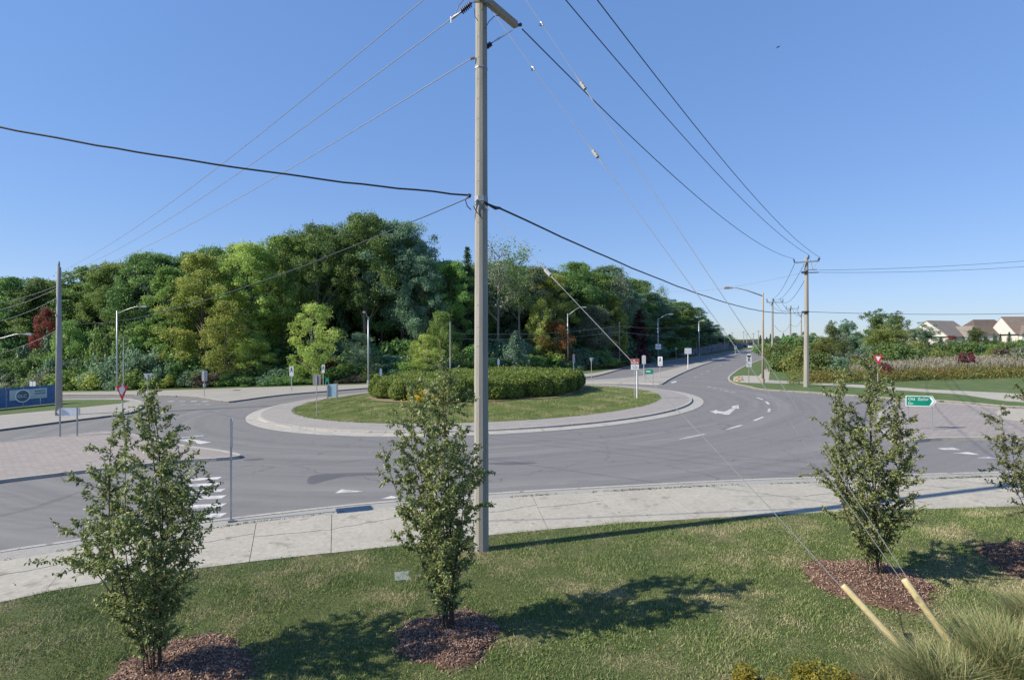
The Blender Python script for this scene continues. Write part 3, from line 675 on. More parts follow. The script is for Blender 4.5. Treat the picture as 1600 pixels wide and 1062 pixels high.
def street_lamp(px, by, ty, ex, ey, label, mat='galv', ydir=0.0, lift=0.14):
    b = base(px, by, lift); Y = b.y; o = empty('street_lamp', b, 0, label, 'street lamp', 'street lamps round the junction')
    h = (by - ty) / F * Y; k = max(1, Y / 95)
    pole_shaft(MB(), -0.2, h, 0.13 * k, 0.085 * k, 8).build('shaft', M[mat], o, True)
    MB().tube([(0, 0, 0), (0, 0, 0.5)], 0.19 * k, 8).build('base', M[mat], o)
    e = P3(ex, ey, Y + ydir) - b; s = Vector((0, 0, h - 0.35))
    m1 = s.lerp(e, 0.5) + Vector((0, 0, 0.10 * (e.z - s.z) + 0.1)); m2 = s.lerp(e, 0.8) + Vector((0, 0, 0.16 * (e.z - s.z) + 0.05))
    m2.z = min(m2.z, e.z + 0.12)
    MB().tube([s, m1, m2, e], [0.06 * k, 0.05 * k, 0.045 * k, 0.04 * k], 6).build('arm', M[mat], o, True)
    d = (e - s); d.z = 0; d = d.normalized() if d.length > 0.1 else Vector((0, -1, 0))
    a = math.atan2(d.y, d.x)
    hd = MB().box(e + d * 0.25, (0.85 * k, 0.3 * k, 0.13 * k), a); hd.box(e + d * 0.3 + Vector((0, 0, 0.09 * k)), (0.5 * k, 0.2 * k, 0.08 * k), a)
    hdo = hd.build('lamp_head', M[mat], o)
    MB().box(e + d * 0.35 + Vector((0, 0, -0.085 * k)), (0.45 * k, 0.22 * k, 0.04 * k), a).build('lens', M['lamp'], hdo)
    return o
street_lamp(183, 613, 487, 222, 479, 'tall grey street lamp behind the red yield sign, arm reaching right before dark trees')
street_lamp(575.5, 601.5, 497, 570, 488, 'grey street lamp seen end-on before the wood, left of the clipped hedge', ydir=-2.2)
street_lamp(887, 581, 491, 910, 480, 'street lamp with right-hand arm just right of the clipped hedge')
street_lamp(1028, 568, 498, 1046, 491, 'street lamp with white plate on its shaft at the low end of the retaining wall')
street_lamp(1092, 556.5, 503, 1098, 501, 'far street lamp standing before the stacked retaining wall', ydir=-1.5)
street_lamp(1192, 600.5, 459, 1141, 450, 'brown street lamp at the far corner with a long arm over the hill road', 'wood', lift=0.12)
street_lamp(-42, 633, 540, 41, 522, 'street lamp arm reaching in from beyond the picture edge over the blue fence', lift=0.15)

# ------------------------------------------------------------------ wires
def wire(a, b, sag, r, mat, label, name='power_line', cat='wire', group=None, n=26, wig=0.0):
    a, b = Vector(a), Vector(b); c = (a + b) / 2; rnd_ = random.Random(len(bpy.data.objects))
    pts = []
    for k in range(n + 1):
        t = k / n; p = a.lerp(b, t); p.z -= 4 * sag * t * (1 - t)
        if wig and 0 < k < n: p.z += rnd_.uniform(-wig, wig)
        pts.append(p - c)
    o = MB().tube(pts, r, 5, False).build(name, M[mat], None, True); o.location = c
    return tag(o, label, cat, group)
def at_main(px, py, Y): return P3(px, py, Y)
YL = lb.y
ltop = lambda dx=0, dz=0: P3(93 + dx, 432 + dz, YL)
g1 = 'power lines from the tall pole to the grey concrete pole'
wire(P3(735, -62, 12.4), ltop(1, -8), 0.75, 0.011, 'wire', 'thin power line climbing steepest out of the picture top, left of the tall pole', group=g1)
wire(P3(705, 30, 12.75), ltop(1, -2), 0.75, 0.011, 'wire', 'thin power line ending at the dark strain insulator left of the tall pole', group=g1)
wire(P3(736, 92, 12.4), ltop(1, 3), 0.75, 0.011, 'wire', 'lowest thin power line clamped to the left face of the tall pole', group=g1)
g2 = 'power lines from the tall pole to the far corner pole'
wire(P3(816, 46, 13.4), P3(1240, 404, YR - 0.2), 1.05, 0.016, 'wiredark', 'dark power line from the crossarm end down to the corner pole', group=g2)
wire(P3(800, -100, 12.3), P3(1264, 398, YR - 0.2), 0.9, 0.016, 'wiredark', 'middle dark power line crossing the sky down to the corner pole', group=g2)
wire(P3(880, -70, 12.6), P3(1281, 402, YR - 0.2), 0.9, 0.016, 'wiredark', 'rightmost dark power line crossing the sky down to the corner pole', group=g2)
wire(P3(-500, 85, 11.0), P3(733, 305, 12.3), 0.35, 0.022, 'cable', 'thick black cable from the picture edge to the tall pole', 'cable_line', 'cable', wig=0.012, n=40)
wire(P3(735, 308, 12.3), P3(97, 503, YL), 1.05, 0.012, 'wiredark', 'grey twisted cable drooping from the tall pole to the grey concrete pole', 'cable_line', 'cable', wig=0.02, n=60)
wire(P3(780, 325, 12.6), P3(1258, 487, YR - 0.2), 0.95, 0.024, 'cable', 'thick black cable drooping from the tall pole to the corner pole', 'cable_line', 'cable', wig=0.012, n=50)
wire(P3(1264, 487, YR), P3(1900, 476, 48), 0.5, 0.02, 'cable', 'thin dark cable running right from the corner pole above the bushes', 'cable_line', 'cable')
g3 = 'lines leaving the corner pole for the right'
wire(P3(1279, 422, YR), P3(2000, 360, 50), 0.8, 0.016, 'wiredark', 'upper of two thin lines running right from the corner pole', group=g3)
wire(P3(1279, 425.5, YR), P3(2000, 372, 50), 0.9, 0.016, 'wiredark', 'lower of two thin lines running right from the corner pole', group=g3)
wire(P3(1257, 425, YR), P3(1010, 450, 115), 1.2, 0.02, 'wire', 'faint line running left from the corner pole over the lamp arm')
g4 = 'power lines up the hill road'
wire(P3(1242, 411, YR), P3(1206, 466, 110), 0.9, 0.022, 'wiredark', 'left line sagging from the corner pole to the first smaller pole', group=g4)
wire(P3(1257, 412, YR), P3(1208, 467, 110), 1.3, 0.022, 'wiredark', 'middle line sagging from the corner pole to the first smaller pole', group=g4)
wire(P3(1258, 436, YR), P3(1217, 466, 110), 1.5, 0.022, 'wiredark', 'right line sagging from the corner pole to the first smaller pole', group=g4)
for i, (p, q, s) in enumerate((((1197, 467), (1232, 483), 1.4), ((1208, 466), (1235, 483), 1.6), ((1219, 466), (1246, 484), 1.8), ((1210, 508), (1234, 507), 1.6))):
    wire(P3(*p, 110), P3(*q, 145), s, 0.03, 'wiredark', ('upper left', 'upper middle', 'upper right', 'lowest')[i] + ' line between the first and second smaller poles', group=g4)
for i, (p, q) in enumerate((((1238, 482), (1252, 492)), ((1246, 484), (1256, 494)), ((1236, 507), (1252, 500)))):
    wire(P3(*p, 145), P3(*q, 185), 1.2, 0.035, 'wiredark', ('upper left', 'upper right', 'lowest')[i] + ' line between the second and third smaller poles', group=g4)
g5 = 'thin lines strung along the front of the wood'
wire(P3(700, 520, 84), P3(968, 509, 97), 0.7, 0.02, 'wire', 'upper thin line before the wood, between two slim poles', group=g5)
wire(P3(700, 528, 84), P3(968, 518, 97), 0.7, 0.02, 'wire', 'lower thin line before the wood, between two slim poles', group=g5)
wire(P3(968, 509, 97), P3(1092, 506, 165), 0.8, 0.025, 'wire', 'upper thin line running on from the pale slim pole to the far lamp', group=g5)
wire(P3(968, 518, 97), P3(1132, 527, 220), 0.8, 0.025, 'wire', 'lower thin line running on from the pale slim pole to the far lamp', group=g5)
g6 = 'lines drooping from the grey concrete pole to the left'
for i, (y0, x1, y1, s) in enumerate(((446, -250, 452, 1.6), (450, -250, 470, 1.8), (465, -250, 470, 2.2), (515, -250, 520, 2.2))):
    wire(P3(90, y0, YL), P3(x1, y1, 40), s, 0.016, 'wire', ('topmost', 'second', 'third', 'lowest')[i] + ' line drooping left from the grey concrete pole before the dark trees', group=g6)

# guy wires and their yellow guards
def on_ground(px, py):
    # point of the lawn seen at this pixel
    u = (px - 800) / F; v = (py - 531) / F; y = 5.0
    lo, hi = 3.0, 20.0
    for _ in range(40):
        y = (lo + hi) / 2
        if CAM_H - v * y > lawnz(u * y, y): lo = y
        else: hi = y
    return Vector((u * y, y, lawnz(u * y, y)))
A1 = on_ground(1482, 1000); A2 = on_ground(1440, 1044)
TM = Vector((BP[0] + 0.1, BP[1] - 0.12, 0))
def poleP(px, py): return P3(px, py, 12.35)
guys = [(A1, poleP(757, 2), 'guy wire from the crossarm to the upper yellow guard, left of its pair', [(925, 241, 'guyins'), (829, 107, 'small')]),
        (A1 + Vector((0.06, 0.02, 0)), poleP(765, -85), 'guy wire from above the picture to the upper yellow guard, right of its pair', [(893, 136, 'guyins'), (826, 39, 'small')]),
        (A2, poleP(758, 322), 'guy wire from the cable height of the tall pole to the lower yellow guard', [(847, 427, 'guyins')])]
for a, b, lab, ins in guys:
    root = empty('guy_wire', a, 0, lab, 'guy wire', 'guy wires staying the tall pole')
    d = b - a
    MB().tube([Vector((0, 0, -0.1)), d * 0.25, d * 0.5, d * 0.75, d], 0.0062, 5).build('strand', M['wire'], root)
    for px, py, kind in ins:
        # nearest point of the strand to that sight line
        best = min((k / 400 for k in range(401)), key=lambda t: abs((a + d*t).x / (a + d*t).y * F + 800 - px) + abs(531 - ((a + d*t).z - CAM_H) / (a + d*t).y * F - py))
        p = d * best; t = d.normalized(); q = t.cross(Vector((0, 1, 0))).normalized()
        if kind == 'guyins':
            MB().tube([p - t*0.10, p - t*0.09, p - t*0.02, p + t*0.02, p + t*0.09, p + t*0.10], [0.02, 0.042, 0.042, 0.042, 0.042, 0.02], 8).build('guy_insulator', M['guyins'], root)
            hl = MB()
            for s in (-0.045, 0.045): hl.tube([p + t*s + Vector((0, -0.045, 0)), p + t*s + Vector((0, -0.03, 0))], 0.012, 6)
            hl.build('eye', M['black'], root)['kind'] = 'stuff'
            MB().tube([p + t*0.1, p + t*0.35], [0.018, 0.008], 5).build('preformed_grip', M['wire'], root)
            MB().tube([p - t*0.1, p - t*0.45], [0.014, 0.008], 5).build('preformed_grip', M['wire'], root)
        else:
            MB().tube([p - t*0.06, p, p + t*0.06], [0.016, 0.024, 0.010], 6).build('wire_clamp', M['galv'], root)
            MB().box(p + q * 0.03, (0.05, 0.04, 0.05)).build('clamp_bolt', M['steel'], root)
for a, b, (tx, ty), r, lab in ((A1, poleP(757, 2), (1413, 905), 0.052, 'faded yellow guy guard standing further back, holding two wires'), (A2, poleP(758, 322), (1314, 914), 0.046, 'faded yellow guy guard standing nearer, holding one wire')):
    d = (b - a); t = d.normalized()
    best = min((k / 1000 for k in range(1001)), key=lambda s: abs((a + d*s).x / (a + d*s).y * F + 800 - tx) + abs(531 - ((a + d*s).z - CAM_H) / (a + d*s).y * F - ty))
    L = d * best
    o = MB().tube([t * -0.15, t * 0.0, L * 0.5, L * 0.985, L], [r * 0.9, r * 0.95, r, r, r * 0.82], 14).build('guy_guard', M['yellow'], None, True); o.location = a
    tag(o, lab, 'guy guard', 'yellow guy guards')
# vault lid by the foot of the pole
vp = on_ground(641, 897)
vp.z -= .085
o = empty('vault_lid', vp, 0.25, 'grey-green flat utility vault lid set in the lawn by the tall pole', 'vault lid')
MB().box((0, 0, 0.03), (0.62, 0.42, 0.1)).build('lid', M['vault'], o)
MB().box((0, 0, 0.0), (0.72, 0.52, 0.1)).build('frame', M['strip'], o)
MB().box((0.15, -0.1, 0.083), (0.1, 0.03, 0.012)).build('lifting_slot', M['steel'], o)

# ------------------------------------------------------------------ signs
def rect(w, h, z): return [(-w/2, z), (w/2, z), (w/2, z + h), (-w/2, z + h)]
def rrect(w, h, z, r):
    out = []
    for cx, cz, a0 in ((w/2 - r, z + r, -90), (w/2 - r, z + h - r, 0), (-w/2 + r, z + h - r, 90), (-w/2 + r, z + r, 180)):
        for k in range(4): a = R(a0 + 30 * k); out.append((cx + r * math.cos(a), cz + r * math.sin(a)))
    return out
def tri(w, h, z): return [(0, z), (w/2, z + h), (-w/2, z + h)]
def decal(poly, parent, mat, y=-0.018, name='symbol'): return MB().prism(poly, y, y + 0.003).build(name, M[mat], parent)
def panel(root, poly, front, back='signback', y=-0.015, name='panel'):
    mb = MB(); n = len(poly); mb.prism(poly, y, y + 0.012); mb.m = [0] + [1] * (n + 1)
    return mb.build(name, [M[front], M[back]], root)
def post(root, h, x=0.0, r=0.035, mat='galv', y=0.035, name='post'):
    return MB().tube([(x, y, -0.25), (x, y, h)], r, 6).build(name, M[mat], root)
def sign(px, by, rz, label, cat='road sign', group=None, name='road_sign', lift=0.13, at=None):
    b = at or base(px, by, lift)
    o = empty(name, b, rz, label, cat, group); return o, b.y / F     # metres per photo pixel at that place
def ped(root, s, z, mat='black'):
    """walking figure about s tall"""
    for poly in ([(-.09, .82), (.0, .80), (.07, .87), (.05, .98), (-.05, 1.0), (-.11, .92)], [(-.12, .42), (.08, .42), (.1, .78), (-.1, .78)], [(-.12, .44), (.0, .44), (-.18, .0), (-.3, .02)], [(-.02, .44), (.1, .44), (.26, .04), (.16, .0)], [(.06, .74), (.1, .66), (.28, .48), (.24, .44)], [(-.08, .74), (-.1, .64), (-.27, .46), (-.24, .42)]):
        decal([(x * s, z + y * s) for x, y in poly], root, mat, -0.021)
def yield_face(root, w, h, z):
    p = panel(root, tri(w, h, z), 'red'); decal(tri(w * .5, h * .5, z + h * .36), p, 'white', -0.019, 'centre'); return p
# yield sign by the west island
o, m = sign(191, 690, R(10), 'red yield sign on the paved island above the young tree at left')
post(o, 86 * m); yield_face(o, 17 * m, 24 * m, 60 * m)
MB().prism([( -.16, 80*m), (.05, 84*m), (.16, 78*m), (.02, 70*m), (-.1, 72*m)], -0.022, -0.019).build('sticker', M['banner'], o)
# yield seen from behind
o, m = sign(231, 622, R(180), 'grey back of a yield sign before the dark shrubs on the far road')
post(o, 36 * m); panel(o, tri(15 * m, 12 * m, 25 * m), 'red')
o, m = sign(319.5, 621, R(180), 'grey back of a tall rectangular sign on the far paving, left of the trunk')
post(o, 41 * m); panel(o, rrect(8.5 * m, 16 * m, 24 * m, .1), 'white'); panel(o, rrect(5 * m, 5 * m, 15 * m, .05), 'white', name='lower_panel')
o, m = sign(455.5, 612, R(5), 'white pedestrian sign on a post on the far paving before the red leaves')
post(o, 38 * m, mat='galv', r=.05); panel(o, rrect(6.3 * m, 15 * m, 23 * m, .08), 'white'); ped(o, 8 * m, 29 * m)
o, m = sign(505, 604, R(5), 'small white pedestrian sign near the light green tree trunk')
post(o, 33 * m, r=.05); panel(o, rrect(4.6 * m, 13 * m, 20 * m, .08), 'white'); ped(o, 7 * m, 24.5 * m)
o, m = sign(511, 604, R(0), 'little teal plate on two stakes before the wood', 'sign plate', name='sign_plate')
post(o, 11 * m, -.2, .03); post(o, 11 * m, .2, .03); panel(o, rect(5 * m, 6 * m, 6 * m), 'green')
o, m = sign(495, 656, R(0), 'brown-grey square sign back on a thin post at the left edge of the island lawn', lift=0.25)
post(o, 64 * m, r=.028, y=-.03); panel(o, rrect(12.3 * m, 17 * m, 49 * m, .04), 'signback_brown', 'white')
o, m = sign(519.5, 632, R(0), 'pale blue sign back between two dark posts on the island lawn', lift=0.25)
p = panel(o, [(-8.2*m, 7*m), (8.2*m, 9*m), (8.2*m, 29*m), (-8.2*m, 27*m)], 'signback_blue', 'white', y=-.01)
for x, z in ((-7.2*m, 27*m), (7.4*m, 29*m)): MB().box((x, -.05, z/2), (.13, .06, z)).build('post', M['steel'], o)
o, m = sign(595, 600.5, R(30), 'narrow pale sign left of the clipped hedge before the wood')
post(o, 24 * m, r=.05); panel(o, rrect(3.6 * m, 11 * m, 12 * m, .05), 'signback_white')
o, m = sign(779, 594, R(15), 'narrow pale sign whose top shows above the hedge right of the tall pole')
post(o, 33 * m, r=.05); panel(o, rrect(3.4 * m, 8 * m, 23 * m, .05), 'signback_white')
o, m = sign(924, 596.5, R(180), 'grey back of a yield sign at the median tip right of the hedge')
post(o, 36 * m); panel(o, tri(6.6 * m, 8 * m, 28 * m), 'red')
o, m = sign(896.5, 583, R(25), 'narrow grey sign back right of the hedge beside the blue and red placard')
post(o, 29 * m, r=.05); panel(o, rrect(4 * m, 12 * m, 16 * m, .05), 'signback')
o, m = sign(903.5, 578, R(0), 'small red, white and blue placard on the grass by the pinkish shrub', 'placard', name='lawn_placard')
post(o, 10 * m, -.3, .03); post(o, 10 * m, .3, .03); p = panel(o, rect(7 * m, 9.5 * m, 2.5 * m), 'white')
decal(rect(7 * m, 3 * m, 9 * m), p, 'red'); decal(rect(7 * m, 2 * m, 2.5 * m), p, 'printblue'); decal(rect(4 * m, 1.3 * m, 6 * m), p, 'printblue')
o, m = sign(992, 629, R(-4), 'red and white notice board on posts at the right edge of the island lawn', lift=0.25)
post(o, 63 * m, 0, .03); post(o, 63 * m, 3.4 * m, .05, 'white', .05); post(o, 63 * m, 4.6 * m, .035, 'steel', .09)
p = panel(o, rect(13.2 * m, 9 * m, 55 * m), 'redfaded'); p2 = panel(o, rect(12.2 * m, 8 * m, 46.8 * m), 'white', name='lower_panel')
for x, w, z in ((-1.2, 3, 60.3), (-4, 3, 57), (0, 3, 57), (3.8, 2.6, 57)): decal(rect(w * m, 1.4 * m, z * m) if x == 0 else [(a + x * m, b) for a, b in rect(w * m, 1.4 * m, z * m)], p, 'white', name='lettering')
for x, w, z in ((-2.6, 3.2, 51.3), (1.6, 3.6, 51.3), (0, 7, 48.6)): decal([(a + x * m, b) for a, b in rect(w * m, 1.3 * m, z * m)], p2, 'steel', name='lettering')
o, m = sign(1006, 592, R(-20), 'grey sign back with a vertical post at the median, left of the green plate')
post(o, 36 * m, r=.06); panel(o, rrect(6 * m, 13 * m, 22 * m, .05), 'signback', 'signback'); 
o, m = sign(1014.5, 599.5, R(-8), 'small green street sign on two posts at the median tip')
post(o, 14 * m, -5.5 * m, .035, 'steel'); post(o, 14 * m, 5.8 * m, .035, 'steel')
p = panel(o, [(-6.5*m, 14*m), (4.5*m, 13.5*m), (7*m, 17*m), (4.5*m, 21*m), (-6.5*m, 21*m)], 'green'); decal([(-5*m, 16.8*m), (2*m, 16.6*m), (2*m, 18.4*m), (-5*m, 18.6*m)], p, 'signback_white', name='lettering')
o, m = sign(1031.5, 592, R(-8), 'white sign with black figure standing on the median, right of the green plate')
post(o, 33 * m, r=.04); panel(o, rrect(7 * m, 14.5 * m, 19 * m, .06), 'white'); ped(o, 7.5 * m, 24.5 * m); decal([(-2.2*m, 21*m), (2.2*m, 21*m), (2.2*m, 22.2*m), (-2.2*m, 22.2*m)], o, 'steel', name='lettering')
o, m = sign(1075, 577, R(0), 'white double-panel sign back on a single post on the median up the road')
post(o, 32 * m, r=.06, mat='white'); panel(o, [(x - 2.9*m, z) for x, z in rect(5 * m, 9 * m, 23 * m)], 'signback_white'); panel(o, [(x + 2.9*m, z) for x, z in rect(5 * m, 9 * m, 23 * m)], 'signback_white')
o, m = sign(1028, 570.5, R(0), 'white two-part plate on the shaft of the street lamp by the wall', 'sign plate', name='sign_plate', lift=.14)
panel(o, [(x - 2.3*m, z) for x, z in rect(4.0 * m, 8 * m, 24 * m)], 'white', y=-.24); panel(o, [(x + 2.3*m, z) for x, z in rect(4.0 * m, 8 * m, 24 * m)], 'white', y=-.24); MB().box((0, -.2, 28 * m), (8 * m, .08, .1)).build('bracket', M['steel'], o)
o, m = sign(1056.5, 561, R(0), 'small diamond sign back before the start of the retaining wall')
post(o, 16 * m, r=.07); panel(o, [(0, 13*m), (2.6*m, 15.6*m), (0, 18.2*m), (-2.6*m, 15.6*m)], 'signback')
o, m = sign(1149, 553, R(0), 'far small white sign with dark print on the median before the oncoming car')
post(o, 12 * m, r=.09); p = panel(o, rect(3.4 * m, 5 * m, 7 * m), 'white', y=-.1); decal([(-.9*m, 8*m), (.9*m, 8*m), (.9*m, 11*m), (-.9*m, 11*m)], p, 'steel', -.105)
o, m = sign(1170.3, 600, R(0), 'white pedestrian sign on the far corner beside the brown street lamp', lift=.12)
post(o, 36 * m, r=.035, mat='steel'); panel(o, rrect(8.2 * m, 18 * m, 25 * m, .05), 'white'); panel(o, rrect(6 * m, 5 * m, 40.5 * m, .04), 'white', name='upper_panel'); ped(o, 8 * m, 33 * m)
decal([(-2.6*m, 28*m), (2.6*m, 28*m), (2.6*m, 29.4*m), (-2.6*m, 29.4*m)], o, 'signback', name='lettering')
# yield at right above the young tree
o, m = sign(1372, 640, R(-6), 'red and white yield sign showing above the young tree at right', lift=.14)
post(o, 80 * m, r=.03); yield_face(o, 15.5 * m, 15.5 * m, 66.5 * m)
# street name sign
b0 = base(1438.5, 675.5, .135); o = empty('street_sign', b0, R(-16), 'green arrow-shaped street sign reading Old Zeller Dr. on two posts on the paved island', 'street sign'); m = b0.y / F
for x in (-16.3 * m, 15.6 * m): MB().box((x, .03, 26 * m / 2 - .1), (.05, .05, 46 * m + .2)).build('post', M['galv'], o)
w, z0, z1 = 20.5 * m, 36.5 * m, 53 * m; zc = (z0 + z1) / 2
outl = [(-w, z0), (w * .76, z0), (w * 1.0, zc), (w * .76, z1), (-w, z1)]
p = panel(o, outl, 'white', y=-.02)
g = .035; decal([(-w + g, z0 + g), (w * .76 - g * .4, z0 + g), (w - g * 1.4, zc), (w * .76 - g * .4, z1 - g), (-w + g, z1 - g)], p, 'green', -.0235, 'green_field')
decal([(w*.55, z0 + .06), (w*.70, z0 + .06), (w*.90, zc), (w*.70, z1 - .06), (w*.55, z1 - .06), (w*.74, zc)], p, 'white', -.027, 'arrow')
def text(body, size, locv, parent, mat, rz=0, name='lettering', ext=0.002):
    c = bpy.data.curves.new('txt', 'FONT'); c.body = body; c.size = size; c.extrude = ext
    to = bpy.data.objects.new('txt', c); COL.objects.link(to); bpy.context.view_layer.update()
    me = bpy.data.meshes.new_from_object(to.evaluated_get(bpy.context.evaluated_depsgraph_get())); bpy.data.objects.remove(to); bpy.data.curves.remove(c)
    me.materials.clear(); me.materials.append(M[mat])
    t = bpy.data.objects.new(name, me); COL.objects.link(t); t.parent = parent; t.location = locv; t.rotation_euler = (R(90), 0, rz); return t
text('Old  Zeller', .188, (-w + .10, -.028, zc + .035), p, 'white'); text('Dr.', .188, (-w + .10, -.028, zc - .185), p, 'white')
# back of the matching sign on the west island
b0 = base(108, 684.5, .135); o = empty('street_sign', b0, R(6), 'white back of an arrow-shaped street sign on two posts on the left paved island', 'street sign'); m = b0.y / F
for x in (-12.3 * m, 12.6 * m): MB().box((x, -.05, 22 * m - .1), (.07, .05, 45 * m + .2)).build('post', M['steel'], o)
panel(o, [(-18*m, 38*m), (-13.5*m, 32*m), (16*m, 32.5*m), (16*m, 44*m), (-13.5*m, 44*m)], 'signback_white', 'green', y=-.01)
# edge-on crossing sign by the near kerb
b0 = base(361, 821, .13); o = empty('road_sign', b0, R(116), 'sign seen edge-on on a square steel post at the near kerb', 'road sign'); m = b0.y / F
MB().box((0, 0, 80 * m - .15), (.05, .05, 160 * m + .3)).build('post', M['galv'], o)
panel(o, rrect(.62, 43 * m, 116 * m, .05), 'white', 'signback', y=-.045)
MB().box((0, 0, .02), (.16, .16, .05)).build('base_plate', M['steel'], o)
# small white notices above the blue fence
o, m = sign(51, 631, R(0), 'two small white notices on posts behind the blue fence', 'notice'); m *= 1
post(o, 33 * m, -.2, .04); panel(o, [(x - 2.4*m, z) for x, z in rect(4.4 * m, 7.5 * m, 26 * m)], 'white'); panel(o, [(x + 2.6*m, z) for x, z in rect(4.4 * m, 7.5 * m, 26 * m)], 'white')

# ------------------------------------------------------------------ blue construction fence with banners
fa, fb = Vector((*G(-150, 657), 0)), Vector((*G(87, 633), 0)); fd = (fb - fa); FL = fd.length; fr = math.atan2(fd.y, fd.x)
fa.z = gz(fa.x, fa.y) + .15; fb.z = gz(fb.x, fb.y) + .15
fe = empty('construction_fence', fa, fr, 'blue mesh construction fence with banners on the far lawn', 'fence')
slope = (fb.z - fa.z) / FL; FH = 2.0
npan = 8; pw = FL / npan
for k in range(npan + 1): MB().tube([(k * pw, 0, k * pw * slope - .1), (k * pw, 0, k * pw * slope + FH + .05)], .03, 6).build('post', M['steel'], fe)
for k in range(npan):
    mb = MB(); n = 10; x0 = k * pw + .03
    rk = random.Random(k); vsx = []
    for i in range(n + 1):
        x = x0 + (pw - .06) * i / n
        for z in (0.08, FH * .5, FH): vsx.append((x, -.03 + rk.uniform(-.03, .03), x * slope + z))
    mb.add(vsx, [(3*i + j, 3*i + j + 3, 3*i + j + 4, 3*i + j + 1) for i in range(n) for j in range(2)])
    mb.build('mesh_panel', M['blue'], fe)
def banner(x0, x1, z0, z1, parts):
    mb = MB().prism([(x0, x0*slope + z0), (x1, x1*slope + z0), (x1, x1*slope + z1), (x0, x0*slope + z1)], -.10, -.085); o = mb.build('banner', M['banner'], fe)
    for f in parts: f(o)
mF = G(60, 636)[1] / F
bx1 = FL - 12.5 * mF * 1.05; bx0 = bx1 - 45 * mF * 1.1
def circ(x, z, r, n=20): return [(x + r * math.cos(2*math.pi*k/n), z + r * math.sin(2*math.pi*k/n)) for k in range(n)]
bc = bx0 + (bx1 - bx0) * .34; bzc = bc * slope + 1.12
banner(bx0, bx1, .75, 1.75, [lambda o: decal(circ(bc, bzc, .66), o, 'white', -.106, 'disc'), lambda o: decal(circ(bc, bzc, .54), o, 'bannerdark', -.11, 'disc'),
    lambda o: text('GLC', .42, (bc - .47, -.114, bzc - .15), o, 'white'),
    lambda o: [decal([(bx0 + (bx1-bx0)*.66, bc*slope + z), (bx1 - .15, bc*slope + z), (bx1 - .15, bc*slope + z + .1), (bx0 + (bx1-bx0)*.66, bc*slope + z + .1)], o, 'bannerdark', -.106, 'lettering') for z in (1.2, 1.45)]])
banner(bx0 - 5.2, bx0 - 1.1, .7, 1.75, [lambda o: decal(circ(bx0 - 3.0, bx0*slope + 1.2, .26), o, 'printblue', -.106, 'disc'), lambda o: decal([(bx0 - 2.6, bx0*slope + 1.1), (bx0 - 1.4, bx0*slope + 1.1), (bx0 - 1.4, bx0*slope + 1.3), (bx0 - 2.6, bx0*slope + 1.3)], o, 'printblue', -.106, 'lettering')])

# ------------------------------------------------------------------ retaining wall of stacked blocks
rw = empty('retaining_wall', kind=None, label='grey-blue stacked block retaining wall along the far side of the hill road', cat='retaining wall')
blk = []
for k in range(4):
    rk = random.Random(k + 40); mb = MB(); n0 = len(mb.v)
    mb.box((0, 0, 0), (1, .8, 1)); mb.v = [(x + rk.uniform(-.03, .03), y + rk.uniform(-.12, .12), z + rk.uniform(-.05, .05)) for x, y, z in mb.v]
    o = mb.build('block', M['wallblock'], rw); blk.append(o.data); bpy.data.objects.remove(o)
wl = np.linspace((1035 - 800) / F, (1183 - 800) / F, 400); wy = front_Y(wl); wp = resample(np.c_[wl * wy, wy], 2.35)
cnt = 0; rk = random.Random(9)
for i in range(len(wp) - 1):
    a, b = wp[i], wp[i+1]; c = (a + b) / 2; u = c[0] / c[1]; H = wallh(u); L = np.linalg.norm(b - a)
    nrow = int(max(1, round(H / .68)))
    for j in range(nrow):
        if cnt >= 298: break
        cnt += 1
        o = link('block', blk[rk.randrange(4)], rw); sh = (.5 if j % 2 else 0) * L
        t = (b - a) / L
        o.location = (c[0] + t[0]*sh, c[1] + t[1]*sh - .05 + .06 * j, gz(*c) + .1 + H / nrow * (j + .5)); o.rotation_euler = (0, 0, math.atan2(t[1], t[0]) + rk.uniform(-.04, .04))
        o.scale = (L * .97, 1, H / nrow * .95)

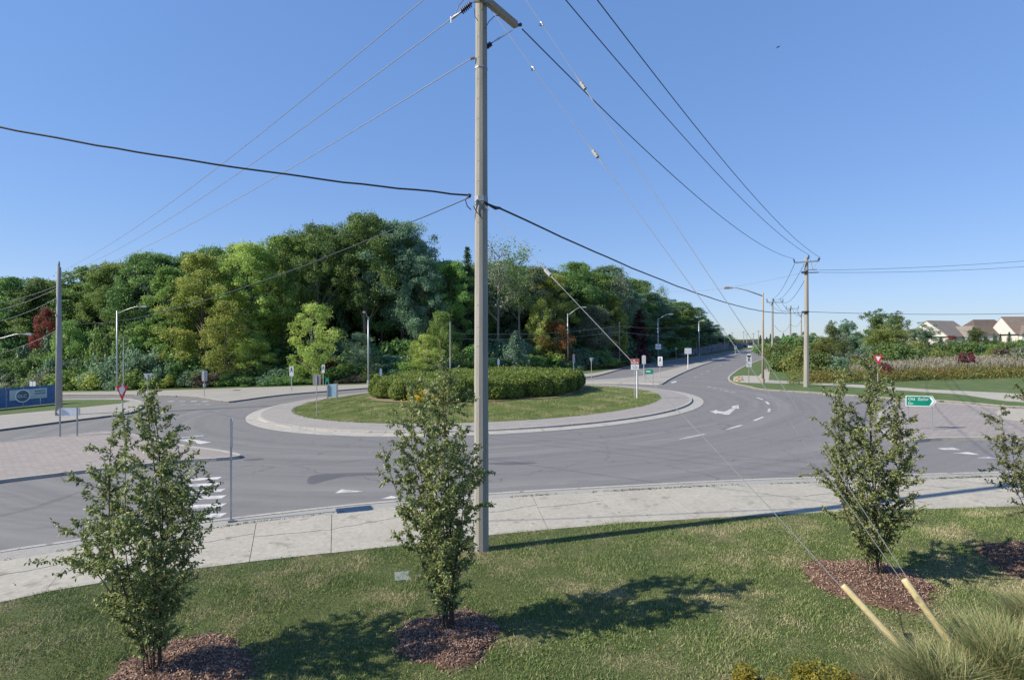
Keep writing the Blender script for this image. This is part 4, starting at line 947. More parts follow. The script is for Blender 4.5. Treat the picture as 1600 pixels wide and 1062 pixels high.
# ------------------------------------------------------------------ vegetation: prototypes
def lobes_cards(rng, centres, radii, per, leaf, up=0.25, flat=1.0, loose=.12):
    C_, N_, = [], []
    for c, r, n in zip(centres, radii, per):
        d = unit(rng.normal(size=(n, 3)) + np.array([0, 0, up])); s = r * (0.45 + 0.6 * rng.random(n) ** 0.7) * np.where(rng.random(n) < loose, 1.0 + .7 * rng.random(n), 1.0)
        p = c + d * s[:, None] * np.array([rng.uniform(.7, 1.35), rng.uniform(.7, 1.35), flat * rng.uniform(.65, 1.1)]); C_.append(p); N_.append(unit(d + rng.normal(size=(n, 3)) * 0.75))
    c = np.concatenate(C_); nn = np.concatenate(N_); n = len(c)
    return cards(c, nn, leaf * (0.6 + 0.8 * rng.random(n)), leaf * 0.62 * (0.6 + 0.8 * rng.random(n)), rng)
def broadleaf(seed, H=20.0, W=5.0, base=.3, nl=46, total=11000, leaf=.36, top=.5, ragged=.25, lobe=(.065, .135)):
    rng = np.random.RandomState(seed); cs = []; rs_ = []
    for i in range(nl):
        t = (i + rng.random()) / nl; z = base + (1 - base) * t
        e = math.sin(math.pi * (0.13 + 0.84 * t ** (1.0 if top > .45 else .8))) ** .65
        r = W * e * (0.35 + 0.65 * math.sqrt(rng.random())) * (1 + ragged * rng.normal() * .5); a = rng.random() * 6.283
        lr = W * (lobe[0] + (lobe[1] - lobe[0]) * rng.random()) * 2.0
        cs.append((r * math.cos(a), r * math.sin(a), min(z * H, H - lr * .7))); rs_.append(lr)
    per = np.array(rs_) ** 2; per = np.maximum(20, (per / per.sum() * total)).astype(int)
    v, f = lobes_cards(rng, np.array(cs), rs_, per, leaf, flat=.8, loose=.3)
    rnd = np.clip(np.repeat(rng.normal(.5, .16, nl), per) + rng.normal(0, .2, len(f)), 0, 1)
    crown = npmesh('crown', v, f, rnd, LF['oak'])
    mb = MB(); lean = rng.normal(size=2) * .02 * H
    tp = [(0, 0, -.5), (lean[0]*.1, lean[1]*.1, .12*H), (lean[0]*.5, lean[1]*.5, .45*H), (lean[0], lean[1], .85*H)]
    mb.tube(tp, [.019*H, .015*H, .010*H, .003*H], 7)
    for i in rng.choice(nl, min(nl, 14), False):
        c = np.array(cs[i]); z = max(.15*H, c[2] - (.12 + .1*rng.random()) * H - .4*np.hypot(c[0], c[1]) * .5)
        s = np.array([lean[0]*z/H*.9, lean[1]*z/H*.9, z]); m = (s + c)/2 + np.array([0, 0, .02*H])
        mb.tube([s, m, c], [.006*H, .004*H, .0015*H], 5, False)
    o = mb.build('trunk', M['bark'], None, True); tm = o.data; bpy.data.objects.remove(o)
    return crown, tm
def conifer(seed, H=14.0, W=3.2, total=7000, leaf=.42, levels=38):
    rng = np.random.RandomState(seed); C_ = []; N_ = []; A_ = []
    for l in range(levels):
        t = (l + .5) / levels; z = H * (.06 + .93 * t); r = W * (1 - t) ** .85 * (.85 + .3 * rng.random()) + .15; nb = int(9 - 4 * t)
        for b in range(nb):
            a = 6.283 * (b + rng.random() * .7) / nb; n = int(total / levels / nb * (1.6 - 1.2 * t)) + 6; s = rng.random(n) ** .7
            d = np.array([math.cos(a), math.sin(a), 0]); p = d * (s * r)[:, None] + np.array([0, 0, z]) + np.c_[np.zeros((n, 2)), -.32 * r * s ** 1.3 + .12 * r * s ** 4]
            p += rng.normal(size=(n, 3)) * np.array([.20, .20, .20]) * (.5 + r * .35); C_.append(p)
            N_.append(unit(rng.normal(size=(n, 3)) * .5 + np.array([0, 0, 1]))); A_.append(np.tile(d, (n, 1)) + rng.normal(size=(n, 3)) * .5)
    c = np.concatenate(C_); n = len(c)
    v, f = cards(c, np.concatenate(N_), leaf * (.6 + .7 * rng.random(n)), leaf * .35, rng, np.concatenate(A_))
    crown = npmesh('crown', v, f, np.clip(rng.normal(.5, .25, n), 0, 1), LF['conifer'])
    o = MB().tube([(0, 0, -.3), (0, 0, H * .5), (0, 0, H * .98)], [.016*H, .009*H, .002*H], 6).build('trunk', M['bark'], None, True); tm = o.data; bpy.data.objects.remove(o)
    return crown, tm
def sparse(seed, H=18.0, W=3.6, total=2600, leaf=.34):
    """half bare crown: visible forking limbs and thin leaf"""
    rng = np.random.RandomState(seed); mb = MB(); tips = []
    mb.tube([(0, 0, -.4), (.1, 0, .4*H), (.2, .1, .95*H)], [.014*H, .010*H, .002*H], 7)
    for i in range(26):
        z = H * (.38 + .58 * rng.random()); a = rng.random() * 6.283; L = W * (1.15 - .6 * (z / H)) * (.6 + .5 * rng.random())
        s = np.array([.15, 0, z]); e = s + np.array([math.cos(a) * L, math.sin(a) * L, L * (.7 + .5 * rng.random())]); e[2] = min(e[2], H * 1.06)
        m = (s + e)/2 + rng.normal(size=3) * .15; mb.tube([s, m, e], [.0042*H, .0028*H, .001*H], 5, False); tips += [m, e]
        for _ in range(3):
            q = m + (e - m) * rng.random(); w = q + rng.normal(size=3) * .5 + np.array([0, 0, .9]); mb.tube([q, w], [.0016*H, .0006*H], 4, False); tips.append(w)
    o = mb.build('trunk', M['barkpale'], None, True); tm = o.data; bpy.data.objects.remove(o)
    tips = np.array(tips); k = rng.randint(len(tips), size=total); c = tips[k] + rng.normal(size=(total, 3)) * .55
    v, f = cards(c, unit(rng.normal(size=(total, 3)) + np.array([0, 0, .5])), leaf * (.5 + .8*rng.random(total)), leaf * .5, rng)
    return npmesh('crown', v, f, np.clip(rng.normal(.5, .25, total), 0, 1), LF['silver']), tm
def shrubmesh(seed, H=3.0, W=2.2, nl=20, total=3600, leaf=.24):
    rng = np.random.RandomState(seed); cs = []; rs_ = []
    for i in range(nl):
        t = rng.random() ** .8; a = rng.random() * 6.283; r = W * math.sqrt(rng.random()) * (1 - .45 * t); lr = W * (.22 + .2 * rng.random())
        cs.append((r * math.cos(a), r * math.sin(a), max(lr * .6, t * (H - lr)))); rs_.append(lr)
    per = np.array(rs_) ** 2; per = (per / per.sum() * total).astype(int) + 12
    v, f = lobes_cards(rng, np.array(cs), rs_, per, leaf, flat=.9)
    rnd = np.clip(np.repeat(rng.normal(.5, .15, nl), per) + rng.normal(0, .2, len(f)), 0, 1)
    mb = MB()
    for i in range(7):
        c = cs[rng.randint(nl)]; mb.tube([(rng.normal()*.1, rng.normal()*.1, -.2), (c[0]*.5, c[1]*.5, c[2]*.6), c], [.04, .03, .01], 5, False)
    o = mb.build('stem', M['bark']); sm = o.data; bpy.data.objects.remove(o)
    return npmesh('foliage', v, f, rnd, LF['mid']), sm
def dome(seed, H=8.0, W=3.0, nl=80, total=13000, leaf=.17, low=.05, squash=1.0):
    """full rounded small tree, leafy to the ground"""
    rng = np.random.RandomState(seed); cs = []; rs_ = []
    while len(cs) < nl:
        q = rng.uniform(-1, 1, 3)
        if not .25 < np.linalg.norm(q) < 1: continue
        if q[2] > 0: q[:2] *= .9
        lr = W * rng.uniform(.10, .24); sk = 1 + .22 * math.sin(3 * math.atan2(q[1], q[0]) + seed)
        cs.append((q[0] * (W - lr) * sk, q[1] * (W - lr) * sk, H * (.5 + low / 2) + q[2] * (H * (.5 - low / 2) - lr * .8))); rs_.append(lr)
    for k in range(7):                                        # loose leaders break the outline
        a = rng.random() * 6.283; r = W * rng.uniform(.1, .6); cs.append((r * math.cos(a), r * math.sin(a), H * rng.uniform(.9, 1.04))); rs_.append(W * .10)
    per = np.maximum(30, np.array(rs_) ** 2 / (np.array(rs_) ** 2).sum() * total).astype(int)
    v, f = lobes_cards(rng, np.array(cs), rs_, per, leaf, flat=.95, loose=.35)
    rnd = np.clip(np.repeat(rng.normal(.5, .16, len(cs)), per) + rng.normal(0, .2, len(f)), 0, 1)
    mb = MB().tube([(0, 0, -.3), (.1, 0, H * .4), (0, .1, H * .9)], [.018*H, .012*H, .003*H], 6)
    for i in rng.choice(nl, 10, False):
        c = np.array(cs[i]); mb.tube([(0, 0, max(.1*H, c[2] * .5)), c * np.array([.55, .55, .8]), c], [.008*H, .005*H, .002*H], 5, False)
    o = mb.build('trunk', M['bark'], None, True); tm = o.data; bpy.data.objects.remove(o)
    return npmesh('crown', v, f, rnd, LF['mid']), tm
PROTO = {
    'b1': (broadleaf(1, 20, 5.2, .30, 104, 30000, .27), 20), 'b2': (broadleaf(2, 20, 4.6, .22, 100, 28000, .27, ragged=.4), 20),
    'b3': (broadleaf(3, 20, 5.6, .36, 120, 32000, .27, ragged=.5, lobe=(.055, .12)), 20), 'b4': (broadleaf(4, 20, 4.0, .12, 108, 28000, .27, ragged=.3), 20),
    'b5': (broadleaf(5, 20, 6.0, .42, 112, 28000, .27, ragged=.5, lobe=(.05, .115)), 20), 'b6': (broadleaf(6, 20, 4.8, .08, 120, 30000, .27, top=.3, lobe=(.06, .12)), 20),
    's1': (broadleaf(11, 8, 2.4, .16, 54, 10000, .18, lobe=(.09, .16)), 8), 's2': (broadleaf(12, 8, 2.9, .10, 60, 11000, .18, ragged=.4, lobe=(.08, .15)), 8),
    'w1': (dome(13, 8, 3.0), 8), 'w2': (dome(14, 8, 2.6, 90, 13000, .16, .02), 8),
    'c1': (conifer(21, 14, 3.0), 14), 'c2': (conifer(22, 14, 3.6, 6500), 14), 'c3': (conifer(23, 14, 2.4, 6000), 14),
    'p1': (sparse(31), 18), 'p2': (sparse(32, 18, 4.0, 3400), 18),
}
SHRUB = {'h1': shrubmesh(41), 'h2': shrubmesh(42, 3, 2.6), 'h3': shrubmesh(43, 3, 1.9, 16), 'h4': shrubmesh(44, 3, 2.3, 24)}
rt = random.Random(77)
def tree(proto, leaf, X, Y, z, H, W, label, group, cat='tree', name='tree', bark='bark', rz=None):
    (cm, tm), H0 = PROTO[proto]
    o = empty(name, (X, Y, z), rt.random() * 6.28 if rz is None else rz, label, cat, group)
    sc = (W, W, H / H0)
    c = link('crown', cm, o); c.scale = sc; setmat(c, LF[leaf])
    t = link('trunk', tm, o); t.scale = sc
    if bark != 'bark': setmat(t, M[bark])
    return o
def shrub(proto, leaf, X, Y, z, H, W, label, group, name='shrub', cat='shrub'):
    fm, sm = SHRUB[proto]; o = empty(name, (X, Y, z), rt.random() * 6.28, label, cat, group)
    c = link('foliage', fm, o); c.scale = (W / 2.3, W / 2.3, H / 3.0); setmat(c, LF[leaf])
    t = link('stem', sm, o); t.scale = (W / 2.3, W / 2.3, H / 3.0); return o
def behind(px, d):
    """a spot d metres into the wood on the sight line of column px"""
    u = (px - 800) / F; Y = float(front_Y(u)) + d; X = u * Y; return X, Y, gz(X, Y) + hill(X, Y) - .05
def wood_tree(proto, leaf, px, d, top, wpx, label, group, bark='bark', name='tree'):
    X, Y, z = behind(px, d); H = CAM_H - (top - 531) / F * Y - z
    W0 = {'b1': 5.2, 'b2': 4.6, 'b3': 5.6, 'b4': 4.0, 'b5': 6.0, 'b6': 4.8, 's1': 2.4, 's2': 2.9, 'c1': 3.0, 'c2': 3.6, 'c3': 2.4, 'p1': 3.6, 'p2': 4.0}[proto]
    return tree(proto, leaf, X, Y, z, H, wpx / 2 / F * Y / W0, label, group, bark=bark, name=name)
seen = set()
def near_thing(px):
    marks = ((-40, 'the left picture edge'), (45, 'the blue fence'), (92, 'the grey concrete pole'), (183, 'the tall left street lamp'), (231, 'the yield sign back'), (320, 'the tall rectangular sign back'), (352, 'the bare trunk'), (455, 'the white pedestrian sign'), (505, 'the small pedestrian sign'), (575, 'the end-on street lamp'), (640, 'the left end of the hedge'), (750, 'the tall pole'), (806, 'the blue spruce'), (887, 'the lamp right of the hedge'), (968, 'the pale slim pole'), (1028, 'the lamp by the wall'), (1092, 'the far lamp'), (1140, 'the hill crest'))
    m = min(marks, key=lambda q: abs(q[0] - px)); return m[1], ('left of' if px < m[0] else 'right of')
GW = 'trees of the wood beyond the roundabout'
# trees one can tell apart along the front and the skyline: proto, leaf, column, depth, top, width, label
WOOD = [
    ('b6', 'oak', 12, 14, 434, 110, 'very dark broad tree at the far end of the wood, above the blue fence'),
    ('b2', 'oak', 72, 16, 436, 90, 'dark rounded tree behind the grey concrete pole'),
    ('b4', 'oak', 128, 18, 418, 92, 'dark green tree right of the grey concrete pole, tall and full'),
    ('b3', 'mid', 175, 17, 410, 80, 'mid green tree above the head of the tall left street lamp'),
    ('b1', 'oak', 236, 16, 396, 104, 'dark green tree before the left shoulder of the skyline'),
    ('b6', 'light', 318, 7, 398, 108, 'big yellow-green tree with a bare lower trunk on the left front of the wood'),
    ('b2', 'light', 392, 9, 382, 92, 'yellow-green tree next to the big bare-trunked one'),
    ('b4', 'mid', 268, 9, 418, 78, 'mid green tree left of the big yellow-green one'),
    ('b3', 'mid', 440, 13, 368, 92, 'mid green tree in the rising middle of the skyline'),
    ('b5', 'oak', 500, 14, 352, 104, 'large dark tree just left of the tallest crown'),
    ('b5', 'oak', 572, 15, 335, 120, 'tallest dark tree of the wood with forking trunk'),
    ('b3', 'blue', 628, 15, 346, 104, 'tall blue-green tree right of the tallest crown'),
    ('b1', 'blue', 660, 11, 402, 70, 'lower blue-green tree stepping down before the skyline gap'),
    ('b2', 'mid', 705, 12, 408, 70, 'light-topped tree in the dip of the skyline left of the tall pole'),
    ('c3', 'conifer', 730, 15, 384, 52, 'narrow dark conifer just left of the tall pole'),
    ('p1', 'silver', 778, 10, 388, 70, 'half bare tree with grey limbs just right of the tall pole'),
    ('p2', 'mid', 812, 9, 402, 74, 'thinly leaved tree with pale trunk right of the tall pole'),
    ('b4', 'silver', 838, 12, 418, 66, 'greyish green tree behind the slanting guy insulator'),
    ('b2', 'light', 868, 9, 428, 56, 'yellowish tree above the orange shrub'),
    ('b3', 'oak', 902, 14, 410, 84, 'dark domed tree above the lamp right of the hedge'),
    ('b1', 'blue', 950, 16, 416, 84, 'blue-green domed tree on the shoulder of the wood'),
    ('p2', 'silver', 966, 6, 442, 62, 'silvery half bare tree on the shoulder of the wood'),
    ('b4', 'light', 962, 3, 462, 40, 'slender yellow-green tree before the silvery one'),
    ('b2', 'oak', 994, 14, 436, 64, 'dark tree where the skyline begins to fall right'),
    ('b6', 'oak', 1030, 12, 464, 62, 'dark tree above the lamp by the retaining wall'),
    ('b1', 'oak', 1062, 12, 472, 64, 'dark round tree above the middle of the retaining wall'),
    ('b6', 'conifer', 1086, 12, 480, 48, 'last large dark tree before the skyline drops to the road'),
    ('c1', 'conifer', 1106, 14, 498, 30, 'dark pointed tree stepping down to the hill crest'),
    ('p1', 'conifer', 1034, 20, 452, 26, 'bare grey snag sticking out above the skyline'),
    ('c1', 'conifer', 1122, 14, 512, 26, 'small pointed tree near the hill crest'),
    ('c2', 'conifer', 1140, 12, 522, 24, 'last small conifer where the wood meets the road'),
    # smaller trees at the wood's edge
    ('s2', 'light', 490, 1.5, 474, 76, 'small light green tree with slim trunk standing before the dark wood'),
    ('s1', 'light', 352, 2.5, 470, 62, 'light green tree with straight visible trunk at the road edge'),
    ('s2', 'light', 664, 2, 522, 56, 'small pale green tree peeping over the left part of the hedge'),
    ('s1', 'mid', 690, 3.5, 486, 46, 'mid green young tree behind the hedge left of the tall pole'),
    ('c2', 'spruce', 806, 2, 516, 62, 'small blue spruce rising behind the hedge right of the tall pole'),
    ('s1', 'red', 72, 8, 482, 36, 'red-leaved tree just left of the grey concrete pole'),
    ('s2', 'orange', 868, 4, 502, 60, 'rusty orange small tree right of the blue spruce'),
    ('s1', 'burgundy', 1000, 5, 484, 22, 'crimson little tree in the dark wood left of the lamp by the wall'),
    ('s1', 'red', 500, 6, 556, 80, 'low red-leaved sumac in the shade behind the pedestrian signs'),
    ('s1', 'silver', 930, 3, 478, 56, 'silvery green tree behind the lamp right of the hedge'),
    ('s2', 'light', 846, 5, 468, 44, 'yellow-green sapling between spruce and orange tree'),
    ('s1', 'mid', 108, 5, 500, 50, 'mid green tree tinged yellow right behind the grey concrete pole'),
    ('s2', 'blue', 560, 5, 520, 56, 'blue-green sapling in the dark gap under the tallest crown'),
    ('s1', 'light', 395, 4, 528, 60, 'small bright tree between the two trunks at the road edge'),
]
for p, l, px, d, top, w, lab in WOOD:
    wood_tree(p, l, px, d, top, w, lab, GW, 'barkpale' if p in ('b5', 's2', 'p1', 'p2') else 'bark')
PROF = [(-160, 440), (0, 437), (40, 445), (60, 440), (110, 428), (150, 416), (200, 404), (250, 395), (280, 388), (330, 382), (400, 376), (440, 370), (500, 354), (540, 344), (590, 338), (630, 348), (660, 372), (685, 402), (700, 410), (730, 398), (785, 396), (830, 414), (880, 414), (930, 414), (980, 426), (1020, 452), (1060, 475), (1090, 484), (1105, 502), (1130, 518), (1150, 530)]
px_ = np.array([p[0] for p in PROF]); py_ = np.array([p[1] for p in PROF])
def backlab(px, d):
    m, s = near_thing(px); row = {19: 'second', 27: 'third', 36: 'fourth', 50: 'rearmost'}[d]
    
    for w in ('deep green', 'shadowed', 'full-crowned', 'leafy', 'dim green', 'rounded'):
        lab = f"{w} tree in the wood's {row} row, {s} {m}"
        if lab not in seen: break
    seen.add(lab); return lab
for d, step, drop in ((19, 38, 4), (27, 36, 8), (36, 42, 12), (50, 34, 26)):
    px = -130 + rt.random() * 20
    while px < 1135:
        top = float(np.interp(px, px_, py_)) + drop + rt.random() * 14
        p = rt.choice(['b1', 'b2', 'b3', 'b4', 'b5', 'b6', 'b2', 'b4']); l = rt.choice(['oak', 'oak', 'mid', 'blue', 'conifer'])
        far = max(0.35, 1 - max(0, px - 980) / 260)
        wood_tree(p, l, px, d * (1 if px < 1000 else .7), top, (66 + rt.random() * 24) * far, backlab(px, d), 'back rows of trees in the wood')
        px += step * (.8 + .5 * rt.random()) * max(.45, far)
# shrubs along the edge of the wood
SHL = {'oak': 'dark green', 'mid': 'mid green', 'blue': 'blue-green', 'silver': 'greyish', 'light': 'yellow-green', 'conifer': 'very dark', 'dry': 'brown-twigged', 'orange': 'rusty'}
def edge_shrub(px, d, top, wpx, leaf, proto=None):
    X, Y, z = behind(px, d); H = CAM_H - (top - 531) / F * Y - z; W = wpx / 2 / F * Y
    m, s = near_thing(px); row = 'low' if d < 2 else ('taller' if d < 4.5 else ('shaded' if d < 12 else 'deep-set'))
    lab = f'{row} {SHL[leaf]} shrub at the wood edge, {s} {m}'
    for w in ('spreading', 'tangled', 'arching', 'twiggy', 'small', 'bulky', 'rounded', 'loose', 'dense', 'ragged', 'leafy', 'broad', 'upright'):
        if lab in seen: lab = f'{w} {SHL[leaf]} bush at the wood edge, {s} {m}'
    seen.add(lab)
    shrub(proto or rt.choice(list(SHRUB)), leaf, X, Y, z, max(.8, H), W, lab, 'shrubs along the edge of the wood')
px = -120
while px < 1035:
    b = float(np.interp(px, [p[0] for p in FRONT], [p[1] for p in FRONT]))
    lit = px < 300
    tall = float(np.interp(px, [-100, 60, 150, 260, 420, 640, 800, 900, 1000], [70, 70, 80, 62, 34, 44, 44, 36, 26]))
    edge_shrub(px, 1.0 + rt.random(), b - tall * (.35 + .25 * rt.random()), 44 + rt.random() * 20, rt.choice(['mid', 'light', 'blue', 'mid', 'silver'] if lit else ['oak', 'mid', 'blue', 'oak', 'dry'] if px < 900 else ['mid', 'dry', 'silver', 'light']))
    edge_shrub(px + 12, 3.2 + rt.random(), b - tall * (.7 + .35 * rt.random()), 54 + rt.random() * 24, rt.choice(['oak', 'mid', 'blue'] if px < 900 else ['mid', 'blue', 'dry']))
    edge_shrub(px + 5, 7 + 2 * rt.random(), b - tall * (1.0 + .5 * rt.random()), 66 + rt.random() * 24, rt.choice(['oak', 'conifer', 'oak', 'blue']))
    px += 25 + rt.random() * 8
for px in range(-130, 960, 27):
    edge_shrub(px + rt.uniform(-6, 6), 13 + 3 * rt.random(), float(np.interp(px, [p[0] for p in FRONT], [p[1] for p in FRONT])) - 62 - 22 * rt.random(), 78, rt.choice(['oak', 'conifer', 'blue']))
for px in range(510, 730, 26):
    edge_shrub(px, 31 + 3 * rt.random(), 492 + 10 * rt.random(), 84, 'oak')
# shrub bank above the retaining wall
for k in range(46):
    px = 985 + 170 * (k + rt.random()) / 46; d = rt.choice([1.5, 4, 7, 10])
    wt = float(np.interp(px, [960, 1036, 1060, 1090, 1132, 1158], [570, 556, 550, 544, 534, 536]))
    leaf = rt.choice(['mid', 'silver', 'dry', 'light', 'oak', 'blue'])
    edge_shrub(px, d, wt - (3 + d * 1.6) * (.7 + .6 * rt.random()) * max(.35, 1 - max(0, px - 1040) / 150), 26 * max(.45, 1 - max(0, px - 1020) / 220), leaf)
for px, d, top, w, leaf, lab in ((905, 1.5, 554, 40, 'burgundy', 'pinkish dry shrub right of the hedge behind the placard'), (925, 1.2, 556, 24, 'light', 'small yellow-green bush right of the pinkish shrub'), (985, 3, 540, 60, 'burgundy', 'dull purple shrub mass left of the lamp by the wall'), (940, 2.0, 565, 70, 'goldenrod', 'low golden weeds before the shrub bank')):
    X, Y, z = behind(px, d); shrub('h2', leaf, X, Y, z, CAM_H - (top - 531) / F * Y - z, w / 2 / F * Y, lab, 'coloured shrubs right of the hedge')
# undergrowth deep inside the wood
rng = np.random.RandomState(5); n = 26000
pxs = rng.uniform(-180, 1120, n); dd = rng.uniform(9, 30, n); u = (pxs - 800) / F; YY = np.interp(u, fr_u, fr_Y) + dd; XX = u * YY
zz = np.array([gz(a, b) + hill(a, b) for a, b in zip(XX, YY)]) + rng.random(n) ** 1.5 * 5.0 * np.interp(pxs, [900, 1100], [1, .4])
v, f = cards(np.c_[XX, YY, zz], unit(rng.normal(size=(n, 3)) + np.array([0, 0, .4])), .9 * (.5 + rng.random(n)), .6, rng)
o = link('undergrowth', npmesh('undergrowth', v, f, np.clip(rng.normal(.35, .2, n), 0, 1), LF['oak'])); o['kind'] = 'stuff'
o['label'] = 'dark undergrowth filling the floor of the wood'

# ------------------------------------------------------------------ clipped hedge on the island
rng = np.random.RandomState(8)
HC = np.array([-3.0, 48.6]); HRAD = 9.3
def hedge_r(a): return HRAD * (1 + .025 * np.sin(7 * a + 1) + .02 * np.sin(13 * a)) 
def hedge_h(x, y): return 1.62 + .12 * np.sin(1.1 * x + .6 * y) + .10 * np.sin(2.3 * y - 1.2 * x) * np.sin(1.9 * x + .4) + .07 * np.sin(3.7 * x + 2.9 * y)
hz0 = lambda x, y: gz(x, y) + islz(np.hypot(x - RC[0], y - RC[1])) - .05
nb_ = 95                                                    # the separate bushes of the hedge front read as soft bulges
ba = np.arange(27) * 2 * np.pi / 27 + rng.uniform(-.07, .07, 27); bh = rng.uniform(.88, 1.06, 27); br_ = rng.uniform(-.25, .25, 27)
n1, n2 = 66000, 46000
a = rng.random(n1) * 2 * np.pi; t = rng.random(n1)
dd_ = np.abs((a[:, None] - ba[None] + np.pi) % (2*np.pi) - np.pi); ib = dd_.argmin(1); dmin = dd_.min(1)
bul = np.clip(dmin / .125, 0, 1) ** 2                        # each bush bulges out between soft seams
groove = bul
r = hedge_r(a) + br_[ib] - .55 * bul - .55 * np.maximum(0, t - .6) ** 1.5 / .25 - .45 * np.maximum(0, .25 - t) / .25 - np.abs(rng.normal(0, .2, n1))
x = HC[0] + r * np.cos(a); y = HC[1] + r * np.sin(a); z = hz0(x, y) + t * hedge_h(x, y) * (bh[ib] - .12 * groove) + .03 + .1 * rng.random(n1) ** 3
N1 = unit(np.c_[np.cos(a), np.sin(a), .5 * t] + rng.normal(size=(n1, 3)) * .7)
a2 = rng.random(n2) * 2 * np.pi; r2 = HRAD * np.sqrt(rng.random(n2)) * .985
x2 = HC[0] + r2 * np.cos(a2); y2 = HC[1] + r2 * np.sin(a2)
z2 = hz0(x2, y2) + hedge_h(x2, y2) - np.abs(rng.normal(0, .12, n2)) + .22 * rng.random(n2) ** 4 - .3 * np.clip((np.hypot(x2 - HC[0], y2 - HC[1]) - HRAD + 1.0), 0, 1)
N2 = unit(np.c_[np.zeros((n2, 2)), np.ones(n2)] + rng.normal(size=(n2, 3)) * .7)
c = np.r_[np.c_[x, y, z], np.c_[x2, y2, z2]]; NN = np.r_[N1, N2]; n = len(c)
hroot = empty('hedge', (HC[0], HC[1], float(hz0(*HC))), 0, 'broad clipped green hedge filling the middle of the roundabout island', 'hedge')
v, f = cards(c - np.array([HC[0], HC[1], float(hz0(*HC))]), NN, .17 * (.6 + .8 * rng.random(n)), .11, rng)
rn = np.clip(.5 + .3 * np.sin(c[:, 0] * 1.7) * np.sin(c[:, 1] * 1.3) * .6 + rng.normal(0, .22, n), 0, 1)
link('foliage', npmesh('foliage', v, f, rn, LF['hedge']), hroot)
mb = MB(); vs = []; NA = 72
for k in range(NA):
    a = 2 * math.pi * k / NA; r = float(hedge_r(np.array(a))) - 1.2
    for zz in (.0, .75, 1.0):
        rr_ = r * (1.0 if zz < .9 else .96); xx, yy = HC[0] + rr_ * math.cos(a), HC[1] + rr_ * math.sin(a)
        vs.append((xx - HC[0], yy - HC[1], float(hz0(xx, yy)) - float(hz0(*HC)) + zz * (float(hedge_h(xx, yy)) - .45)))
fs = []
for k in range(NA):
    q, w = 3 * k, 3 * ((k + 1) % NA); fs += [(q, w, w + 1, q + 1), (q + 1, w + 1, w + 2, q + 2)]
vs.append((0, 0, 1.4)); fs += [(3*k + 2, 3*((k+1) % NA) + 2, len(vs) - 1) for k in range(NA)]
mb.add(vs, fs).build('branch_mass', M['bark'], hroot)
# framed notice and yellow flowers in front of the hedge
fx, fy = (668 - 800) / F * 38.9, 38.9; fz = gz(fx, fy) + islz(math.hypot(fx - RC[0], fy - RC[1]))
o = empty('framed_notice', (fx, fy + .3, fz), 0, 'small white-framed notice standing before the hedge above yellow flowers', 'notice')
m = fy / F; mb = MB()
for x0, z0, w_, h_ in ((-6.5*m, 11*m, 1.2*m, 22*m), (6.5*m, 11*m, 1.2*m, 22*m)): mb.box((x0, 0, z0), (w_, .05, h_))
mb.build('frame', M['white'], o); MB().box((0, 0, 22.2*m), (14.2*m, .05, 1.2*m)).build('frame', M['white'], o); panel(o, rect(10*m, 6*m, 13*m), 'signback_white')
rng = np.random.RandomState(3); n = 1000
c = np.c_[rng.normal(0, .55, n), rng.normal(0, .25, n), np.abs(rng.normal(.45, .28, n))]
v, f = cards(c, unit(rng.normal(size=(n, 3)) + np.array([0, -.6, .8])), .12, .11, rng)
o = empty('flower_clump', (fx - .15, fy - .35, fz), 0, 'bright yellow flower clump before the hedge, seen through the young tree', 'flowers')
link('petal_mass', npmesh('petal_mass', v, f, rng.random(n), LF['flower']), o)
n = 500; c = np.c_[rng.normal(0, .45, n), rng.normal(0, .3, n), rng.random(n) * .4]
v, f = cards(c, unit(rng.normal(size=(n, 3)) + np.array([0, 0, .5])), .14, .06, rng); link('foliage', npmesh('foliage', v, f, rng.random(n), LF['mid']), o)

# ------------------------------------------------------------------ right-hand side: bushes, trees, meadow and houses
GR = 'bushes and trees of the right-hand field'
def rs_tree(proto, leaf, px, Y, top, wpx, lab):
    leaf = {'mid': 'field', 'light': 'fieldlight'}.get(leaf, leaf)
    X = (px - 800) / F * Y; z = gz(X, Y) + .08; W0 = {'s1': 2.4, 's2': 2.9, 'b1': 5.2, 'b2': 4.6, 'b4': 4.0, 'b6': 4.8, 'c1': 3.0, 'c3': 2.4, 'p2': 4.0, 'w1': 3.0, 'w2': 2.6}[proto]
    return tree(proto, leaf, X, Y, z, CAM_H - (top - 531) / F * Y - z, wpx / 2 / F * Y / W0, lab, GR)
def rs_shrub(proto, leaf, px, Y, top, wpx, lab, name='shrub'):
    leaf = {'mid': 'field', 'light': 'fieldlight'}.get(leaf, leaf)
    X = (px - 800) / F * Y; z = gz(X, Y) + .08
    return shrub(proto, leaf, X, Y, z, CAM_H - (top - 531) / F * Y - z, wpx / 2 / F * Y, lab, GR, name)
